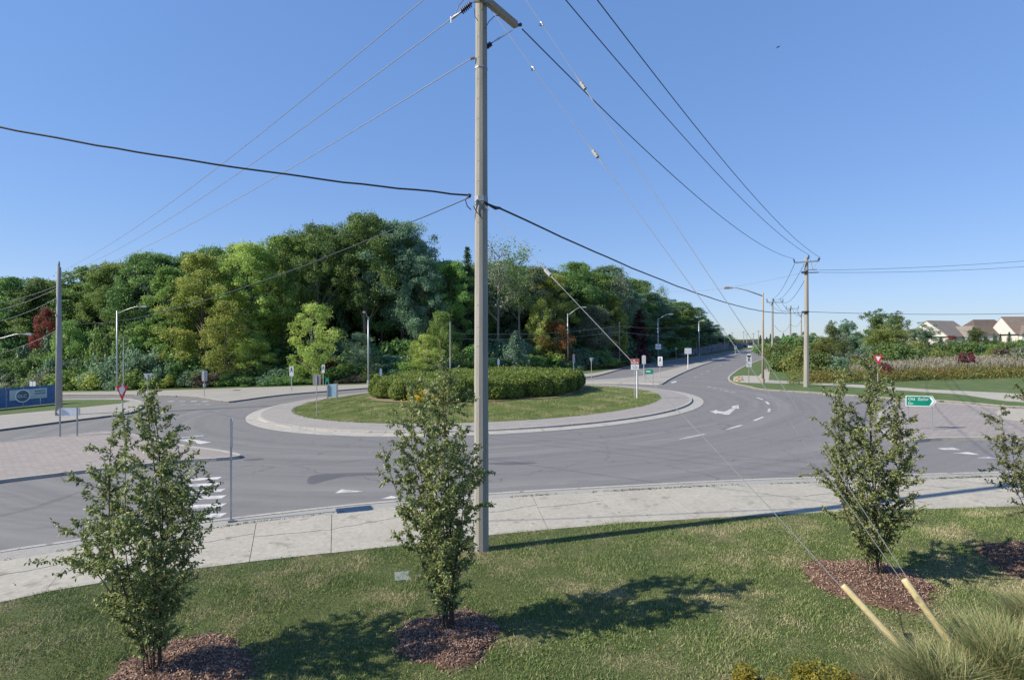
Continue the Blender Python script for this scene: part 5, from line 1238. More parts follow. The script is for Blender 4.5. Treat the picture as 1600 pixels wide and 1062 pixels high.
for a in (('w2', 'mid', 1302, 74, 502, 44, 'leafy young tree just right of the corner pole with a pointed top'),
          ('w1', 'light', 1284, 70, 528, 46, 'yellow-green sapling beside the corner pole'),
          ('w2', 'blue', 1322, 100, 500, 50, 'blue-green tree behind the saplings right of the corner pole'),
          ('w1', 'silver', 1318, 86, 520, 40, 'greyish green small tree in the right-hand bushes'),
          ('w2', 'mid', 1368, 105, 484, 70, 'tallest green tree on the right with a split loose crown'),
          ('w2', 'mid', 1402, 112, 487, 46, 'narrow loose tree beside the tallest one on the right'),
          ('w1', 'light', 1382, 84, 506, 84, 'broad yellow-green willow before the tall right-hand trees'),
          ('w1', 'blue', 1442, 108, 506, 56, 'round grey-green tree before the first house roof'),
          ('c3', 'conifer', 1336, 98, 534, 30, 'dark conifer low in the right-hand bushes'),
          ('w2', 'mid', 1527, 100, 512, 44, 'green tree standing before the second house'),
          ('c3', 'conifer', 1553, 108, 520, 9, 'thin clipped cedar before the white house, leftmost of three'),
          ('c3', 'conifer', 1563, 108, 521, 10, 'clipped cedar before the white house, in the middle of three'),
          ('c3', 'conifer', 1577, 108, 518, 14, 'clipped double cedar before the white house, rightmost of three'),
          ('s1', 'red', 1487, 104, 524, 20, 'bright red-orange small tree before the first house'),
          ('c3', 'conifer', 1470, 104, 526, 22, 'dark bluish conifer left of the red small tree')):
    rs_tree(*a)
for i, a in enumerate((('h1', 'mid', 1222, 76, 545, 56, 'low green bush beside the corner sidewalk, nearest the road'), ('h2', 'light', 1244, 72, 535, 60, 'yellow-green bush left of the corner pole'),
          ('h4', 'mid', 1224, 92, 532, 50, 'green bush at the foot of the smaller brown pole'), ('h3', 'oak', 1240, 104, 522, 48, 'dark bush between the brown poles'),
          ('h1', 'mid', 1262, 84, 521, 62, 'tall green bush directly behind the corner pole'), ('h2', 'blue', 1300, 66, 552, 60, 'low bluish bush right of the corner pole base'),
          ('h3', 'mid', 1276, 66, 548, 50, 'low green bush behind the corner pole base'), ('h4', 'silver', 1330, 70, 548, 60, 'pale grey-green bush in front of the right-hand trees'),
          ('h1', 'light', 1350, 66, 556, 56, 'low yellowish bush before the willow'), ('h2', 'mid', 1392, 76, 528, 80, 'rounded green bush under the willow'),
          ('h3', 'blue', 1350, 78, 538, 44, 'dark blue-green bush left of the willow'), ('h4', 'mid', 1432, 82, 538, 60, 'mid green bush right of the willow'),
          ('h2', 'light', 1460, 80, 544, 56, 'yellow-green bush before the grey-green round tree'), ('h1', 'burgundy', 1511, 62, 545, 26, 'burgundy bush standing in the dry reeds'),
          ('h3', 'mid', 1508, 92, 532, 50, 'green bush before the first house'), ('h4', 'oak', 1540, 90, 534, 50, 'dark green bush below the clipped cedars'),
          ('h2', 'light', 1552, 84, 537, 30, 'pale yellow rounded bush below the clipped cedars'), ('h1', 'mid', 1588, 84, 530, 54, 'green bush before the right-hand house'),
          ('h3', 'dry', 1571, 78, 543, 40, 'brownish bush behind the reeds'), ('h2', 'silver', 1610, 70, 536, 60, 'greyish bush at the picture edge above the reeds'),
          ('h4', 'burgundy', 1380, 60, 564, 24, 'small dark red bush beside the yield sign'), ('h1', 'light', 1210, 118, 535, 30, 'far yellow-green bush at the bend of the hill road'),
          ('h2', 'mid', 1476, 96, 531, 46, 'mid green bush under the red-orange small tree'), ('h4', 'blue', 1500, 98, 528, 40, 'bluish bush before the gap between the first two houses'), ('h1', 'oak', 1594, 96, 527, 50, 'dark bush hiding the foot of the right-hand house'), ('h3', 'mid', 1560, 100, 530, 46, 'mid green bush at the foot of the clipped cedars'), ('h2', 'light', 1424, 96, 528, 50, 'yellow-green bush before the leftmost house'),
          ('h2', 'oak', 1198, 150, 533, 40, 'far dark bush beyond the bend of the hill road'))):
    rs_shrub(*a)
def blades(name, n, fn, leaf, label, seed, wid=.05):
    """upright blades: base point and height from fn(rng, n)"""
    rng = np.random.RandomState(seed); x, y, h = fn(rng, n); z = gz(x, y) + .08
    a = rng.random(n) * 6.283; w = np.c_[np.cos(a), np.sin(a), np.zeros(n)] * wid * (.6 + .8 * rng.random(n))[:, None]
    b = np.c_[x, y, z]; lean = np.c_[rng.normal(0, .16, (n, 2)), np.ones(n)]; tp = b + lean * h[:, None]
    md = b + lean * h[:, None] * .6 * np.array([.8, .8, 1])
    v = np.stack([b - w * .6, b + w * .6, md + w, tp, md - w], 1).reshape(-1, 3); i = 5 * np.arange(n)[:, None]
    f = np.concatenate([i + np.array([0, 1, 2, 4])], 0); f2 = i + np.array([4, 2, 3, 3])
    me = npmesh(name, v, np.concatenate([f, np.c_[f2[:, :3], i[:, 0] + 3]], 0) if False else f, rng.random(n), LF[leaf])
    o = link(name, me); o['kind'] = 'stuff'; o['label'] = label; return o
def band(px0, px1, y0, y1, h0, h1):
    def fn(rng, n):
        px = rng.uniform(px0, px1, n); Y = y0 + (y1 - y0) * rng.random(n); X = (px - 800) / F * Y
        return X, Y, h0 + (h1 - h0) * rng.random(n)
    return fn
def weeds(name, n, fn, leaf, label, seed, size, clump=1.0):
    """leafy stand: small leaves through a clumpy height field"""
    rng = np.random.RandomState(seed); x, y, h = fn(rng, n)
    cl = .55 + .45 * np.sin(x * .9 * clump + 1.7 * np.sin(y * .6)) * np.sin(y * 1.1 * clump + 1.3 * np.sin(x * .5)) + .2 * rng.normal(size=n)
    z = gz(x, y) + .08 + h * np.clip(cl, .25, 1.3) * rng.random(n) ** .6
    v, f = cards(np.c_[x, y, z], unit(rng.normal(size=(n, 3)) + np.array([0, 0, .3])), size * (.5 + rng.random(n)), size * .4, rng, np.c_[rng.normal(0, .5, (n, 2)), np.ones(n)])
    o = link(name, npmesh(name, v, f, np.clip(.5 + .35 * (cl - .5) + rng.normal(0, .25, n), 0, 1), LF[leaf])); o['kind'] = 'stuff'; o['label'] = label; return o
blades('reed_bed', 22000, band(1330, 1720, 60, 80, 1.0, 2.3), 'reed', 'dry grey-beige reeds in a broad band below the houses', 1, .035)
weeds('reed_leaves', 26000, band(1320, 1720, 60, 80, .6, 1.9), 'reed', 'dry leaves of the reeds below the houses', 11, .30, .6)
weeds('goldenrod', 24000, band(1262, 1720, 54, 61, .5, 1.3), 'goldenrod', 'rusty goldenrod and weeds along the far edge of the right-hand lawn', 2, .20)
weeds('tall_weeds', 30000, band(1230, 1700, 53, 78, .6, 1.7), 'fieldlight', 'green weeds mixed among reeds and goldenrod', 3, .22, .5)
blades('bank_grass', 7000, lambda rng, n: (lambda px, d: ((px - 800) / F * (np.interp((px - 800) / F, fr_u, fr_Y) + d), np.interp((px - 800) / F, fr_u, fr_Y) + d, .5 + .6 * rng.random(n)))(rng.uniform(905, 1045, n), rng.uniform(-1.5, 2.5, n)), 'goldenrod', 'long weeds along the foot of the shrub bank', 4, .09)

def house(px, Y, w, d, wall_h, ridge, rz, label, roof='shingle', gables=((0.0, 3.4, 2.4),), windows=((-1.5, 3.4), (1.5, 3.4)), hip=False):
    X = (px - 800) / F * Y; o = empty('house', (X, Y, gz(X, Y)), rz, label, 'house', 'houses beyond the reeds')
    MB().box((0, d/2, wall_h/2), (w, d, wall_h)).build('wall', M['siding'], o)
    e = .4; rf = MB(); hx = w * .28 if hip else 0
    vs = [(-w/2 - e, -e, wall_h - .1), (w/2 + e, -e, wall_h - .1), (w/2 + e, d + e, wall_h - .1), (-w/2 - e, d + e, wall_h - .1), (-w/2 - e + hx, d/2, ridge), (w/2 + e - hx, d/2, ridge)]
    rf.add(vs, [(0, 1, 5, 4), (2, 3, 4, 5), (1, 2, 5), (3, 0, 4), (3, 2, 1, 0)]); r = rf.build('roof', M[roof], o)
    if not hip:
        for s in (-1, 1):
            g_ = MB().prism([(-.0, wall_h - .05), (d, wall_h - .05), (d/2, ridge - .28)], s * (w/2 - .02), s * (w/2 + .08 + e * .96), axis='x')
            g_.build('gable_wall', M['siding'], o)
    for gx, gw, gh in gables:
        q = MB().prism([(gx - gw/2, .0), (gx + gw/2, .0), (gx + gw/2, wall_h), (gx, wall_h + gh - .15), (gx - gw/2, wall_h)], -.9, .1); q.build('front_gable', M['siding'], o)
        zt = wall_h + gh
        q = MB().add([(gx - gw/2 - .35, -1.2, wall_h - .25), (gx, -1.2, zt), (gx + gw/2 + .35, -1.2, wall_h - .25), (gx - gw/2 - .35, d/2, wall_h - .25), (gx, d/2, zt), (gx + gw/2 + .35, d/2, wall_h - .25),
                      (gx - gw/2 - .35, -1.2, wall_h - .45), (gx, -1.2, zt - .2), (gx + gw/2 + .35, -1.2, wall_h - .45)], [(0, 1, 4, 3), (1, 2, 5, 4), (0, 6, 7, 1), (1, 7, 8, 2)])
        q.build('gable_roof', M[roof], o)
        wf = MB().box((gx, -.93, wall_h - .9), (1.2, .1, 1.3)).build('window', M['white'], o); MB().box((gx, -.99, wall_h - .9), (1.0, .05, 1.1)).build('pane', M['glass'], wf)
    for wx, wz in windows:
        wf = MB().box((wx, -.03, wz), (1.1, .12, 1.4)).build('window', M['white'], o); MB().box((wx, -.10, wz), (.9, .05, 1.2)).build('pane', M['glass'], wf)
    return o
house(1414, 140, 8, 8, 3.2, 5.8, R(-12), 'house at the left of the row, brown roof showing between the trees', 'shingle', (), ((-2, 2.6), (2, 2.6)))
house(1502, 128, 9.5, 9, 3.8, 7.6, R(22), 'house with long grey-brown roof and white gable behind the red small tree', 'shinglegrey', ((2.6, 4.0, 2.4),), ((-3, 2.7), (-1, 2.7)))
house(1560, 132, 9.5, 9, 4.0, 7.7, R(-4), 'house with a dark brown hipped roof and tall white front gable', 'shingledark', ((2.4, 3.8, 2.9),), ((-3, 3.0), (-.8, 3.0)), True)
house(1626, 126, 9.5, 9, 3.8, 8.0, R(-8), 'house at the right end with a large brown roof and white garage wing', 'shingle', ((-2.6, 3.8, 2.0),), ((.6, 2.9), (2.6, 2.9)))
house(1668, 128, 10, 10, 4.0, 7.4, R(-4), 'house beyond the picture edge', 'shinglegrey', (), ((-3, 2.8), (3, 2.8)), True)

# far woods on the crest
for px, top, w in ((1150, 530, 14), (1176, 529, 10), (1188, 523, 10), (1198, 526, 9), (1204, 521, 9), (1214, 525, 12), (1224, 520, 10), (1232, 524, 12), (1242, 520, 14), (1258, 518, 14), (1270, 520, 16)):
    crest_n = globals().get('crest_n', -1) + 1
    Y = 340 + 8 * rt.random() * 5; X = (px - 800) / F * Y; z = gz(X, Y) - .1
    tree('c1' if w < 11 else 'b4', 'conifer' if w < 11 else 'oak', X, Y, z, CAM_H - (top - 531) / F * Y - z, w / 2 / F * Y / (3.0 if w < 11 else 4.0), 'small dark tree on the horizon at the hill crest, ' + ('leftmost', 'second', 'third', 'fourth', 'fifth', 'sixth', 'seventh', 'eighth', 'ninth', 'tenth', 'last')[crest_n] + ' in the row', 'distant trees at the crest of the road')

# ------------------------------------------------------------------ cars coming over the crest
def car(px, py, Y, rz, paint, label, kind):
    X = (px - 800) / F * Y; o = empty('car', (X, Y, gz(X, Y) + .02), rz, label, 'car', 'cars on the hill road')
    L, W, H = (4.7, 1.85, 1.75) if kind == 'suv' else (4.5, 1.8, 1.45)
    body = [(-L/2, .35), (L/2 - .1, .35), (L/2, .6), (L/2 - .08, .85), (L/2 - 1.1, 1.0), (-L/2 + .1, 1.02), (-L/2, .9)]
    cab = [(L/2 - 1.2, 1.0), (L/2 - 1.9, H - .04), (-L/2 + .9, H), (-L/2 + (.25 if kind == 'suv' else .45), 1.02)]
    import bmesh
    b = MB().prism([(y, z) for y, z in body], -W/2, W/2, axis='x').build('body', paint, o)
    c = MB().prism([(y, z) for y, z in cab], -W/2 + .14, W/2 - .14, axis='x').build('cabin', paint, b)
    for ob, w in ((b, .08), (c, .06)):
        bm = bmesh.new(); bm.from_mesh(ob.data); bmesh.ops.bevel(bm, geom=bm.edges[:], offset=w, segments=2, affect='EDGES'); bm.to_mesh(ob.data); bm.free()
    MB().add([(-W/2 + .22, L/2 - 1.2, 1.04), (W/2 - .22, L/2 - 1.2, 1.04), (W/2 - .26, L/2 - 1.86, H - .1), (-W/2 + .26, L/2 - 1.86, H - .1)], [(0, 1, 2, 3)]).build('windscreen', M['glass'], o).location = (0, .03, .02)
    for s in (-1, 1):
        MB().prism([(L/2 - 1.5, 1.06), (L/2 - 1.95, H - .14), (-L/2 + 1.0, H - .12), (-L/2 + .6, 1.06)], s * (W/2 - .15), s * (W/2 - .12), axis='x').build('side_window', M['glass'], o)
        MB().box((s * (W/2 - .3), L/2 - .03, .72), (.36, .08, .16)).build('headlight', M['lamp'], o)
        MB().box((s * (W/2 - .25), -L/2 - .0, .85), (.22, .06, .2)).build('tail_light', M['tail'], o)
        for y in (L/2 - .9, -L/2 + .85):
            wh = MB().tube([(s * (W/2 - .2), y, .33), (s * (W/2 + .01), y, .33)], .33, 14).build('wheel', M['black'], o)
            MB().tube([(s * (W/2), y, .33), (s * (W/2 + .02), y, .33)], .2, 10).build('rim', M['galv'], wh)
    MB().box((0, L/2 - .02, .5), (1.0, .06, .14)).build('grille', M['black'], o)
    return o
def road_at(px, py): return G(px, py)
x, y = G(1186.5, 551.5); car(1186.5, 551.5, min(y, 200), R(180 - 22), M['carwhite'], 'white car coming down the hill road, nearest to the junction', 'suv')
car(1172, 541, 255, R(180 - 22), M['carwhite'], 'white car further up the hill road, behind the nearest one', 'sedan')
car(1179, 541, 262, R(180 - 22), M['carsilver'], 'silver car beside the second white car on the hill road', 'suv')
car(1166, 537, 300, R(180 - 22), M['cardark'], 'dark car small at the crest of the hill road', 'sedan')
# rocks at the corner ramp
for k in range(9):
    px, py = 1149 + rt.random() * 11, 590 + rt.random() * 8; b = base(px, py, .12); r = .14 + .14 * rt.random()
    rk = random.Random(k); mb = MB()
    mb.tube([(0, 0, -.05), (rk.uniform(-.04, .04), 0, r * .5), (0, rk.uniform(-.05, .05), r)], [r * 1.1, r * rk.uniform(.8, 1.1), r * .45], 6)
    o = mb.build('rock', M['rock']); o.location = b; o.rotation_euler = (0, 0, rk.random() * 6); tag(o, 'small brown rock in the little heap at the far corner ramp', 'rock', 'rocks heaped at the far corner ramp')
# bird
o = empty('bird', P3(1216, 74, 70), R(20), 'tiny dark bird gliding high in the right half of the sky', 'bird')
MB().tube([(-.22, 0, 0), (-.1, 0, .02), (.08, 0, .02), (.2, 0, 0)], [.015, .05, .05, .015], 6).build('body', M['black'], o, True)
for s in (-1, 1): MB().prism([(-.05, s*.03), (.08, s*.03), (.06, s*.2), (-.02, s*.38), (-.06, s*.2)], .03, .045, axis='z').build('wing', M['black'], o)

# ------------------------------------------------------------------ foreground: young trees, mulch, grass
def young_tree(px, py, H, env, seed, nstem, label, nleaf, leafsz=.054, off=(0, 0), at=None):
    rng = np.random.RandomState(seed); b = at or on_ground(px, py)
    o = empty('young_tree', b, 0, label, 'young tree', 'young trees planted along the lawn')
    et = np.linspace(0, 1, len(env)); mb = MB(); tw = []                      # twigs carry the leaves
    for s in range(nstem):
        a = 6.283 * (s + rng.random() * .8) / nstem; tall = 1.0 if s < 2 else rng.uniform(.5, .95); lim = H * tall
        rr = (.12 if s < 2 else rng.uniform(.35, .85)); pts = []; k = 9
        p0 = np.array([math.cos(a), math.sin(a), 0]) * rng.uniform(.02, .11)
        ph = rng.random(2) * 6.283
        for i in range(k + 1):
            t = i / k; z = lim * t; e = np.interp(z / H, et, env) * rr
            w = .05 * H / 4 * np.array([math.sin(ph[0] + 5 * t), math.sin(ph[1] + 4 * t)]) * t
            pts.append(np.array([p0[0] + math.cos(a) * e * t ** .7 + w[0] + off[0] * t, p0[1] + math.sin(a) * e * t ** .7 + w[1] + off[1] * t, z]))
        r0 = .020 if s < 2 else rng.uniform(.009, .016)
        pts[0][2] = -.1
        mb.tube(pts, list(np.linspace(r0, .003, k + 1)), 5, False)
        P = np.array(pts); nbr = int(38 * tall)
        for j in range(nbr):
            t = .10 + .88 * (j + rng.random()) / nbr; q = np.array([np.interp(t * k, range(k + 1), P[:, d]) for d in range(3)])
            aa = rng.random() * 6.283; e = np.interp(q[2] / H, et, env)
            rad = math.hypot(q[0] - off[0] * t, q[1] - off[1] * t); L = max(.15, (e - rad * .6)) * rng.uniform(.25, .85) * (1.1 - .3 * t); up = rng.uniform(.35, 1.0)
            d = np.array([math.cos(aa), math.sin(aa), up]); d /= np.linalg.norm(d)
            m = q + d * L * .5 + np.array([0, 0, -.02]); f_ = q + d * L + np.array([0, 0, .05 * L]) + rng.normal(size=3) * .04
            mb.tube([q, m, f_], [.0055, .004, .0018], 4, False); tw.append((q, m, f_, L))
            for _ in range(2 if L > .25 else 1):
                s0 = m + (f_ - m) * rng.random() if rng.random() < .6 else q + (m - q) * rng.uniform(.3, 1)
                d2 = unit((d + rng.normal(size=3) * .6)[None])[0]; L2 = L * rng.uniform(.3, .6); g_ = s0 + d2 * L2
                mb.tube([s0, g_], [.003, .0014], 4, False); tw.append((s0, (s0 + g_)/2, g_, L2))
        tw.append((P[-3], P[-2], P[-1], .3))
    mb.build('branch', M['twig'], o)['kind'] = 'stuff'
    W = np.array([t[3] + .06 for t in tw]); idx = rng.choice(len(tw), nleaf, p=W / W.sum()); tt = rng.uniform(.12, 1.05, nleaf)
    A, B, C_ = (np.array([t[i] for t in tw])[idx] for i in range(3))
    c = np.where(tt[:, None] < .5, A + (B - A) * (tt * 2)[:, None], B + (C_ - B) * (tt * 2 - 1)[:, None])
    ok = c[:, 2] > .35 + .1 * rng.random(nleaf); c = c[ok]; n = len(c); dirs = unit(C_[ok] - A[ok] + 1e-4)
    ax = unit(dirs * .5 + rng.normal(size=(n, 3)) * .75 + np.array([0, 0, -.25]))
    nn = rng.normal(size=(n, 3)) * .65 + np.array([0, 0, 1]); nn = unit(nn - ax * (nn * ax).sum(1, keepdims=True)); bb = np.cross(nn, ax)
    ln = (leafsz * (.6 + .7 * rng.random(n)))[:, None]; wd = ln * rng.uniform(.40, .52, n)[:, None] * .5
    base_ = c + rng.normal(size=(n, 3)) * .012; fold = wd * .35
    # leaf: base, two points either side of the midrib raised into a shallow V, drooping tip
    v = np.stack([base_, base_ + ax*ln*.3 + bb*wd + nn*fold, base_ + ax*ln*.7 + bb*wd*.75 + nn*fold*.6, base_ + ax*ln - nn*ln*.12, base_ + ax*ln*.7 - bb*wd*.75 + nn*fold*.6, base_ + ax*ln*.3 - bb*wd + nn*fold], 1).reshape(-1, 3)
    i6 = 6 * np.arange(n)[:, None]; f = np.concatenate([i6 + np.array([0, 1, 2, 3]), i6 + np.array([0, 3, 4, 5])], 0)
    rn = np.clip(rng.normal(.48, .22, n), 0, 1)
    o2 = link('leaf', npmesh('leaf', v, f, np.r_[rn, rn], LF['near']), o); o2['kind'] = 'stuff'
    return b
T1 = young_tree(240, 1058, 4.25, [.10, .42, .82, 1.15, 1.2, .95, .76, .55, .18], 101, 11, 'young multi-stemmed tree with wide spreading branches, before the crossing bars', 27000, off=(-.16, 0))
T2 = young_tree(701, 990, 4.55, [.10, .34, .64, .84, .92, .92, .86, .60, .16], 102, 13, 'narrow young tree directly left of the tall concrete pole', 29000, off=(-.24, 0))
T3 = young_tree(1368, 904, 4.3, [.10, .44, .90, 1.12, 1.0, .98, .88, .66, .22], 103, 10, 'young tree behind the guy wires, in the mulch ring by the yellow guards', 24000, off=(-.2, 0))
T4 = young_tree(1646, 880, 4.4, [.10, .42, .9, 1.1, 1.05, .95, .85, .62, .2], 104, 10, 'young tree cut by the right picture edge', 19000)
TREES = [(T1, 1.05, (.25, .05)), (T2, .84, (0, -.1)), (T3, 1.05, (-.2, -.1)), (T4, 1.1, (-.1, 0))]
for i, (b, r, sh) in enumerate(TREES):
    rng = np.random.RandomState(60 + i); cx, cy = b.x + sh[0], b.y + sh[1]; vs = [(cx, cy, lawnz(cx, cy) + .12)]; fs = []; NA = 36; RR = [.35, .7, .9, 1.0]
    ph = rng.random(3) * 6.28
    edge = lambda a: r * (1 + .08 * np.sin(3 * a + ph[0]) + .06 * np.sin(5 * a + ph[1]) + .04 * np.sin(11 * a + ph[2]))
    def mz(x, y):
        a = math.atan2(y - cy, x - cx); q = math.hypot(x - cx, y - cy) / float(edge(a)); return lawnz(x, y) + .12 * max(0, 1 - q ** 3) + .012 - .03 * max(0, q - .93) / .07
    for q in RR:
        for k in range(NA):
            a = 2 * math.pi * k / NA; x = cx + q * float(edge(a)) * math.cos(a); y = cy + q * float(edge(a)) * math.sin(a); vs.append((x, y, mz(x, y)))
    for k in range(NA):
        k2 = (k + 1) % NA; fs.append((0, 1 + k, 1 + k2))
        for j in range(3): fs.append((1 + j*NA + k, 1 + (j+1)*NA + k, 1 + (j+1)*NA + k2, 1 + j*NA + k2))
    o = MB().add(vs, fs).build('mulch', M['mulch'], None, True); o['kind'] = 'stuff'
    n = 5600; a = rng.random(n) * 6.283; q = np.sqrt(rng.random(n)) * (1.0 + .09 * rng.normal(size=n)); x = cx + q * edge(a) * np.cos(a); y = cy + q * edge(a) * np.sin(a)
    z = np.array([mz(p, w) for p, w in zip(x, y)]) + .012 * rng.random(n); z = np.maximum(z, np.array([lawnz(p, w) for p, w in zip(x, y)]) + .012)
    v, f = cards(np.c_[x, y, z + .006], unit(rng.normal(size=(n, 3)) * .6 + np.array([0, 0, 1])), .055 * (.3 + 1.2 * rng.random(n)), .017, rng)
    o = link('mulch_chips', npmesh('mulch_chips', v, f, rng.random(n), LF['chip'])); o['kind'] = 'stuff'
# lawn grass
rng = np.random.RandomState(12); n0 = 620000
y = rng.uniform(6.3, 15.5, n0); u = rng.uniform(-.99, .99, n0); x = u * y
keep = rng.random(n0) < y / 15.5
x, y = x[keep], y[keep]
ye = np.interp(x, sn[:, 0], sn[:, 1]) + .03 * rng.normal(size=len(x)); keep = y < ye + .05 + .05 * np.sin(x * 3.1) * np.sin(x * 7.7); x, y = x[keep], y[keep]
for b, r, sh in TREES:
    d = np.hypot(x - b.x - sh[0], y - b.y - sh[1]); keep = (d > r * (.9 + .14 * rng.random(len(x)) + .06 * np.sin(5 * np.arctan2(y - b.y, x - b.x)))) | (rng.random(len(x)) < .02); x, y = x[keep], y[keep]
n = len(x)
# height grid of the lawn for a fast lookup
gx = np.linspace(-18, 18, 181); gy = np.linspace(5.5, 17, 93); GZ = np.array([[lawnz(a, b) for b in gy] for a in gx])
fx_ = (x - gx[0]) / (gx[1] - gx[0]); fy_ = (y - gy[0]) / (gy[1] - gy[0]); ix = np.clip(fx_.astype(int), 0, 179); iy = np.clip(fy_.astype(int), 0, 91); tx = fx_ - ix; ty = fy_ - iy
z = GZ[ix, iy]*(1-tx)*(1-ty) + GZ[ix+1, iy]*tx*(1-ty) + GZ[ix, iy+1]*(1-tx)*ty + GZ[ix+1, iy+1]*tx*ty - .008
tuft = .5 + .5 * np.sin(x * 2.1 + 1.3 * np.sin(y * 1.7)) * np.sin(y * 2.6 + 1.1 * np.sin(x * 1.3))
h = (.022 + .036 * rng.random(n)) * (.5 + 1.0 * tuft) + (rng.random(n) < .03) * .05 * rng.random(n)
a = rng.random(n) * 6.283; wv = np.c_[np.cos(a), np.sin(a), np.zeros(n)] * (.0035 + .003 * rng.random(n))[:, None]
b_ = np.c_[x, y, z]; tip = b_ + np.c_[rng.normal(0, .5, n) * h, rng.normal(0, .5, n) * h, h]
v = np.stack([b_ - wv, b_ + wv, tip], 1).reshape(-1, 3)
o = link('grass', npmesh('grass', v, np.arange(3 * n).reshape(n, 3), rng.random(n), M['blade'])); o['kind'] = 'stuff'; o['label'] = 'mown lawn grass with dry patches'
# broad-leaved weeds in the lawn
n = 2600; cl = rng.uniform([-.7, 6.6], [.95, 12.5], (130, 2)); k_ = rng.randint(130, size=n); yy = cl[k_, 1] + rng.normal(0, .10, n); xx = cl[k_, 0] * cl[k_, 1] + rng.normal(0, .12, n)
okk = yy < np.interp(xx, sn[:, 0], sn[:, 1]) - .1; xx, yy = xx[okk], yy[okk]; n = len(xx)
zz = np.array([lawnz(p, w) for p, w in zip(xx, yy)]) + .02 + .02 * rng.random(n)
v, f = cards(np.c_[xx, yy, zz], unit(rng.normal(size=(n, 3)) * .5 + np.array([0, 0, 1])), .05, .022, rng)
o = link('lawn_weeds', npmesh('lawn_weeds', v, f, rng.random(n), LF['mid'])); o['kind'] = 'stuff'
# ornamental fountain grass at the lower right
def fountain(px, py, seed, H, n, spread, lean, label):
    rng = np.random.RandomState(seed); b = on_ground(px, py); o = empty('fountain_grass', b, 0, label, 'ornamental grass', 'ornamental grasses at the lawn corner')
    a = rng.random(n) * 6.283; s = spread * np.sqrt(rng.random(n)); L = H * rng.uniform(.6, 1.15, n)
    p0 = np.c_[rng.normal(0, .13, n), rng.normal(0, .13, n), np.zeros(n)]; d = np.c_[np.cos(a) * s + lean[0], np.sin(a) * s + lean[1], np.zeros(n)]
    V = []; w0 = .0035
    side_ = np.c_[-np.sin(a + rng.normal(0, .8, n)), np.cos(a + rng.normal(0, .8, n)), np.zeros(n)]
    for t, w in ((0, 1), (.35, 1.1), (.7, .8), (1.0, .12)):
        c = p0 + d * (L * t ** 1.6)[:, None] + np.c_[np.zeros((n, 2)), L * (t - .32 * t ** 3 * np.minimum(1.5, s + .2))]
        V += [c - side_ * w0 * w, c + side_ * w0 * w]
    v = np.stack(V, 1).reshape(-1, 3); i8 = 8 * np.arange(n)[:, None]
    f = np.concatenate([i8 + np.array([0, 1, 3, 2]), i8 + np.array([2, 3, 5, 4]), i8 + np.array([4, 5, 7, 6])], 0); r_ = np.clip(rng.random(n) ** 1.2, 0, 1)
    link('blade', npmesh('blade', v, f, np.r_[r_, r_, np.clip(r_ + .12, 0, 1)], LF['fountain']), o)['kind'] = 'stuff'
fountain(1570, 1095, 1, 1.05, 5200, .75, (.12, .05), 'largest clump of arching ornamental grass in the lower right corner')
fountain(1480, 1115, 2, .85, 3600, .85, (-.05, .1), 'ornamental grass clump left of the largest one, under the yellow guards')
fountain(1650, 1050, 3, 1.1, 4200, .7, (-.1, .05), 'ornamental grass clump cut by the right picture edge')
fountain(1405, 1120, 4, .6, 2200, .9, (.0, .05), 'small thin ornamental grass clump at the bottom edge')
for i, (px, py, H, W, lf, lab) in enumerate(((1185, 1092, .40, .42, 'yellowshrub', 'low yellow-green bush at the bottom edge, left of the ornamental grasses'), (1290, 1094, .42, .45, 'yellowshrub', 'low yellow-green bush at the bottom edge nearest the ornamental grasses'), (1352, 1100, .3, .3, 'orange', 'small rusty bush at the bottom edge between yellow bush and grasses'))):
    b = on_ground(px, py); shrub(('h1', 'h4', 'h3')[i], lf, b.x, b.y, b.z, H, W, lab, 'low bushes at the bottom edge')

# weeds in the gutter seam and drain covers
rng = np.random.RandomState(33); q = np.array(resample(sw_far, .02)); q = q[(q[:, 0] > -16) & (q[:, 0] < 18)]
den = .5 + .5 * np.sin(q[:, 0] * 1.7 + 2 * np.sin(q[:, 0] * .6)); q = q[rng.random(len(q)) < den * .55]; n = len(q) * 5
x = np.repeat(q[:, 0], 5) + rng.normal(0, .03, n); y = np.repeat(q[:, 1], 5) + rng.normal(.03, .04, n); z = gz(x, y) + .125 + .03 * rng.random(n)
v, f = cards(np.c_[x, y, z], unit(rng.normal(size=(n, 3)) * .8 + np.array([0, 0, .6])), .07, .016, rng)
o = link('seam_weeds', npmesh('seam_weeds', v, f, rng.random(n) * .5, LF['goldenrod'])); o['kind'] = 'stuff'
for px, py, lab in ((370, 611.3, 'dark iron drain grate in the far paving, right of the bare trunk'), (238, 616, 'dark iron drain grate in the far paving by the yield sign back')):
    b = base(px, py, .135); o = empty('drain_grate', b, .1, lab, 'drain grate', 'drain grates')
    MB().box((0, 0, 0), (.9, .7, .03)).build('frame', M['steel'], o)
    mb = MB()
    for k in range(7): mb.box((-.36 + .12 * k, 0, .02), (.06, .6, .02))
    mb.build('bar', M['black'], o)['kind'] = 'stuff'

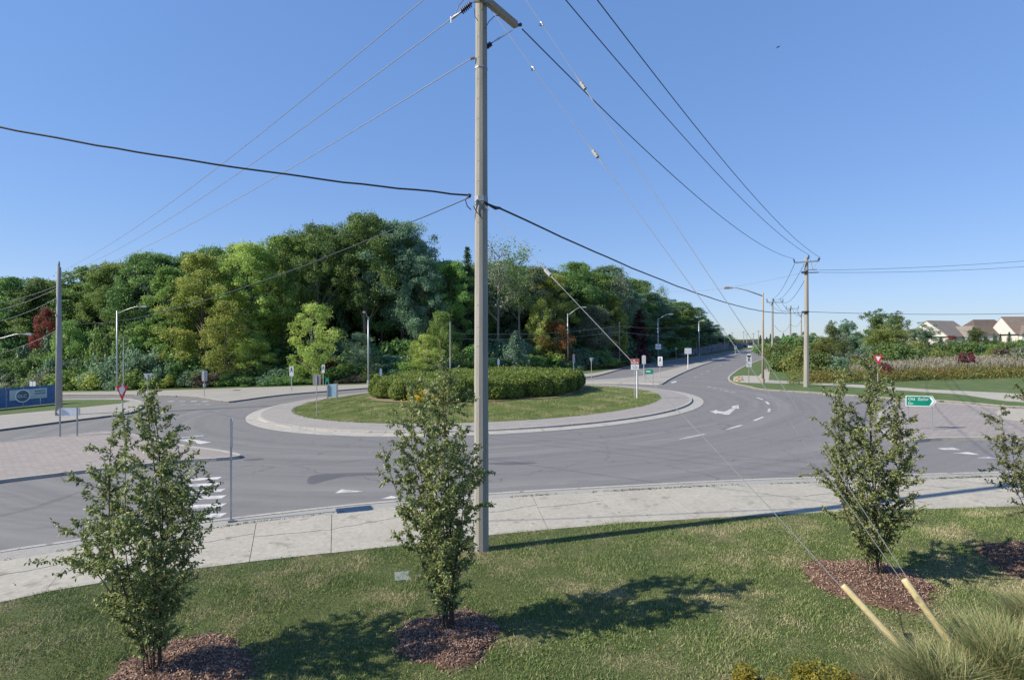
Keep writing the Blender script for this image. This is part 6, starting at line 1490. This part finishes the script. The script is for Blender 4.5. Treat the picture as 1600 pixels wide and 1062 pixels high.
# rough turf on the island, bare soil at the hedge foot, fallen leaves
rng = np.random.RandomState(71); n = 90000
a = rng.random(n) * 6.283; r = np.sqrt(rng.uniform(9.4 ** 2, 15.45 ** 2, n)); x = RC[0] + r * np.cos(a); y = RC[1] + r * np.sin(a)
k_ = (np.hypot(x - HC[0], y - HC[1]) > HRAD + .5) & (y < 62); x, y, r = x[k_], y[k_], r[k_]; n = len(x)
tuft = .5 + .5 * np.sin(x * 1.3 + 1.3 * np.sin(y * .9)) * np.sin(y * 1.6 + 1.1 * np.sin(x * .7)); h = (.04 + .07 * rng.random(n)) * (.4 + tuft)
b_ = np.c_[x, y, gz(x, y) + islz(np.minimum(r, 15.3)) - .015]; a = rng.random(n) * 6.283; wv = np.c_[np.cos(a), np.sin(a), np.zeros(n)] * .012
v = np.stack([b_ - wv, b_ + wv, b_ + np.c_[rng.normal(0, .45, n) * h, rng.normal(0, .45, n) * h, h]], 1).reshape(-1, 3)
o = link('grass', npmesh('grass', v, np.arange(3 * n).reshape(n, 3), rng.random(n), M['blade'])); o['kind'] = 'stuff'; o['label'] = 'short turf of the roundabout island'
mb = MB(); vs = []; NA = 90
for k in range(NA):
    a = 2 * math.pi * k / NA
    for rr_ in (8.0, 9.2, float(hedge_r(np.array(a))) + .35 + .25 * math.sin(5 * a) + .12 * math.sin(17 * a)):
        xx, yy = HC[0] + rr_ * math.cos(a), HC[1] + rr_ * math.sin(a); vs.append((xx, yy, gz(xx, yy) + float(islz(math.hypot(xx - RC[0], yy - RC[1]))) + .045))
fs = []
for k in range(NA):
    q, w = 3 * k, 3 * ((k + 1) % NA); fs += [(q, q + 1, w + 1, w), (q + 1, q + 2, w + 2, w + 1)]
M['soil'] = mottled('dry_soil', (.16, .13, .085), (.24, .20, .13), 1.5, 12, .95, .3, .6)
o = mb.add(vs, fs).build('soil_bed', M['soil'], None, True); o['kind'] = 'structure'
n = 420; u = rng.uniform(-.95, .95, n); y = rng.uniform(6.8, 15, n); x = u * y; k_ = y < np.interp(x, sn[:, 0], sn[:, 1]) + 1.5; x, y = x[k_], y[k_]; n = len(x)
z = np.array([lawnz(p, w) if w < near_edge_y(p) - .05 else gz(p, w) + .145 for p, w in zip(x, y)]) + .025 * (y < np.interp(x, sn[:, 0], sn[:, 1]))
v, f = cards(np.c_[x, y, z], unit(rng.normal(size=(n, 3)) * .35 + np.array([0, 0, 1])), .055, .03, rng)
o = link('fallen_leaves', npmesh('fallen_leaves', v, f, rng.random(n), LF['goldenrod'])); o['kind'] = 'stuff'
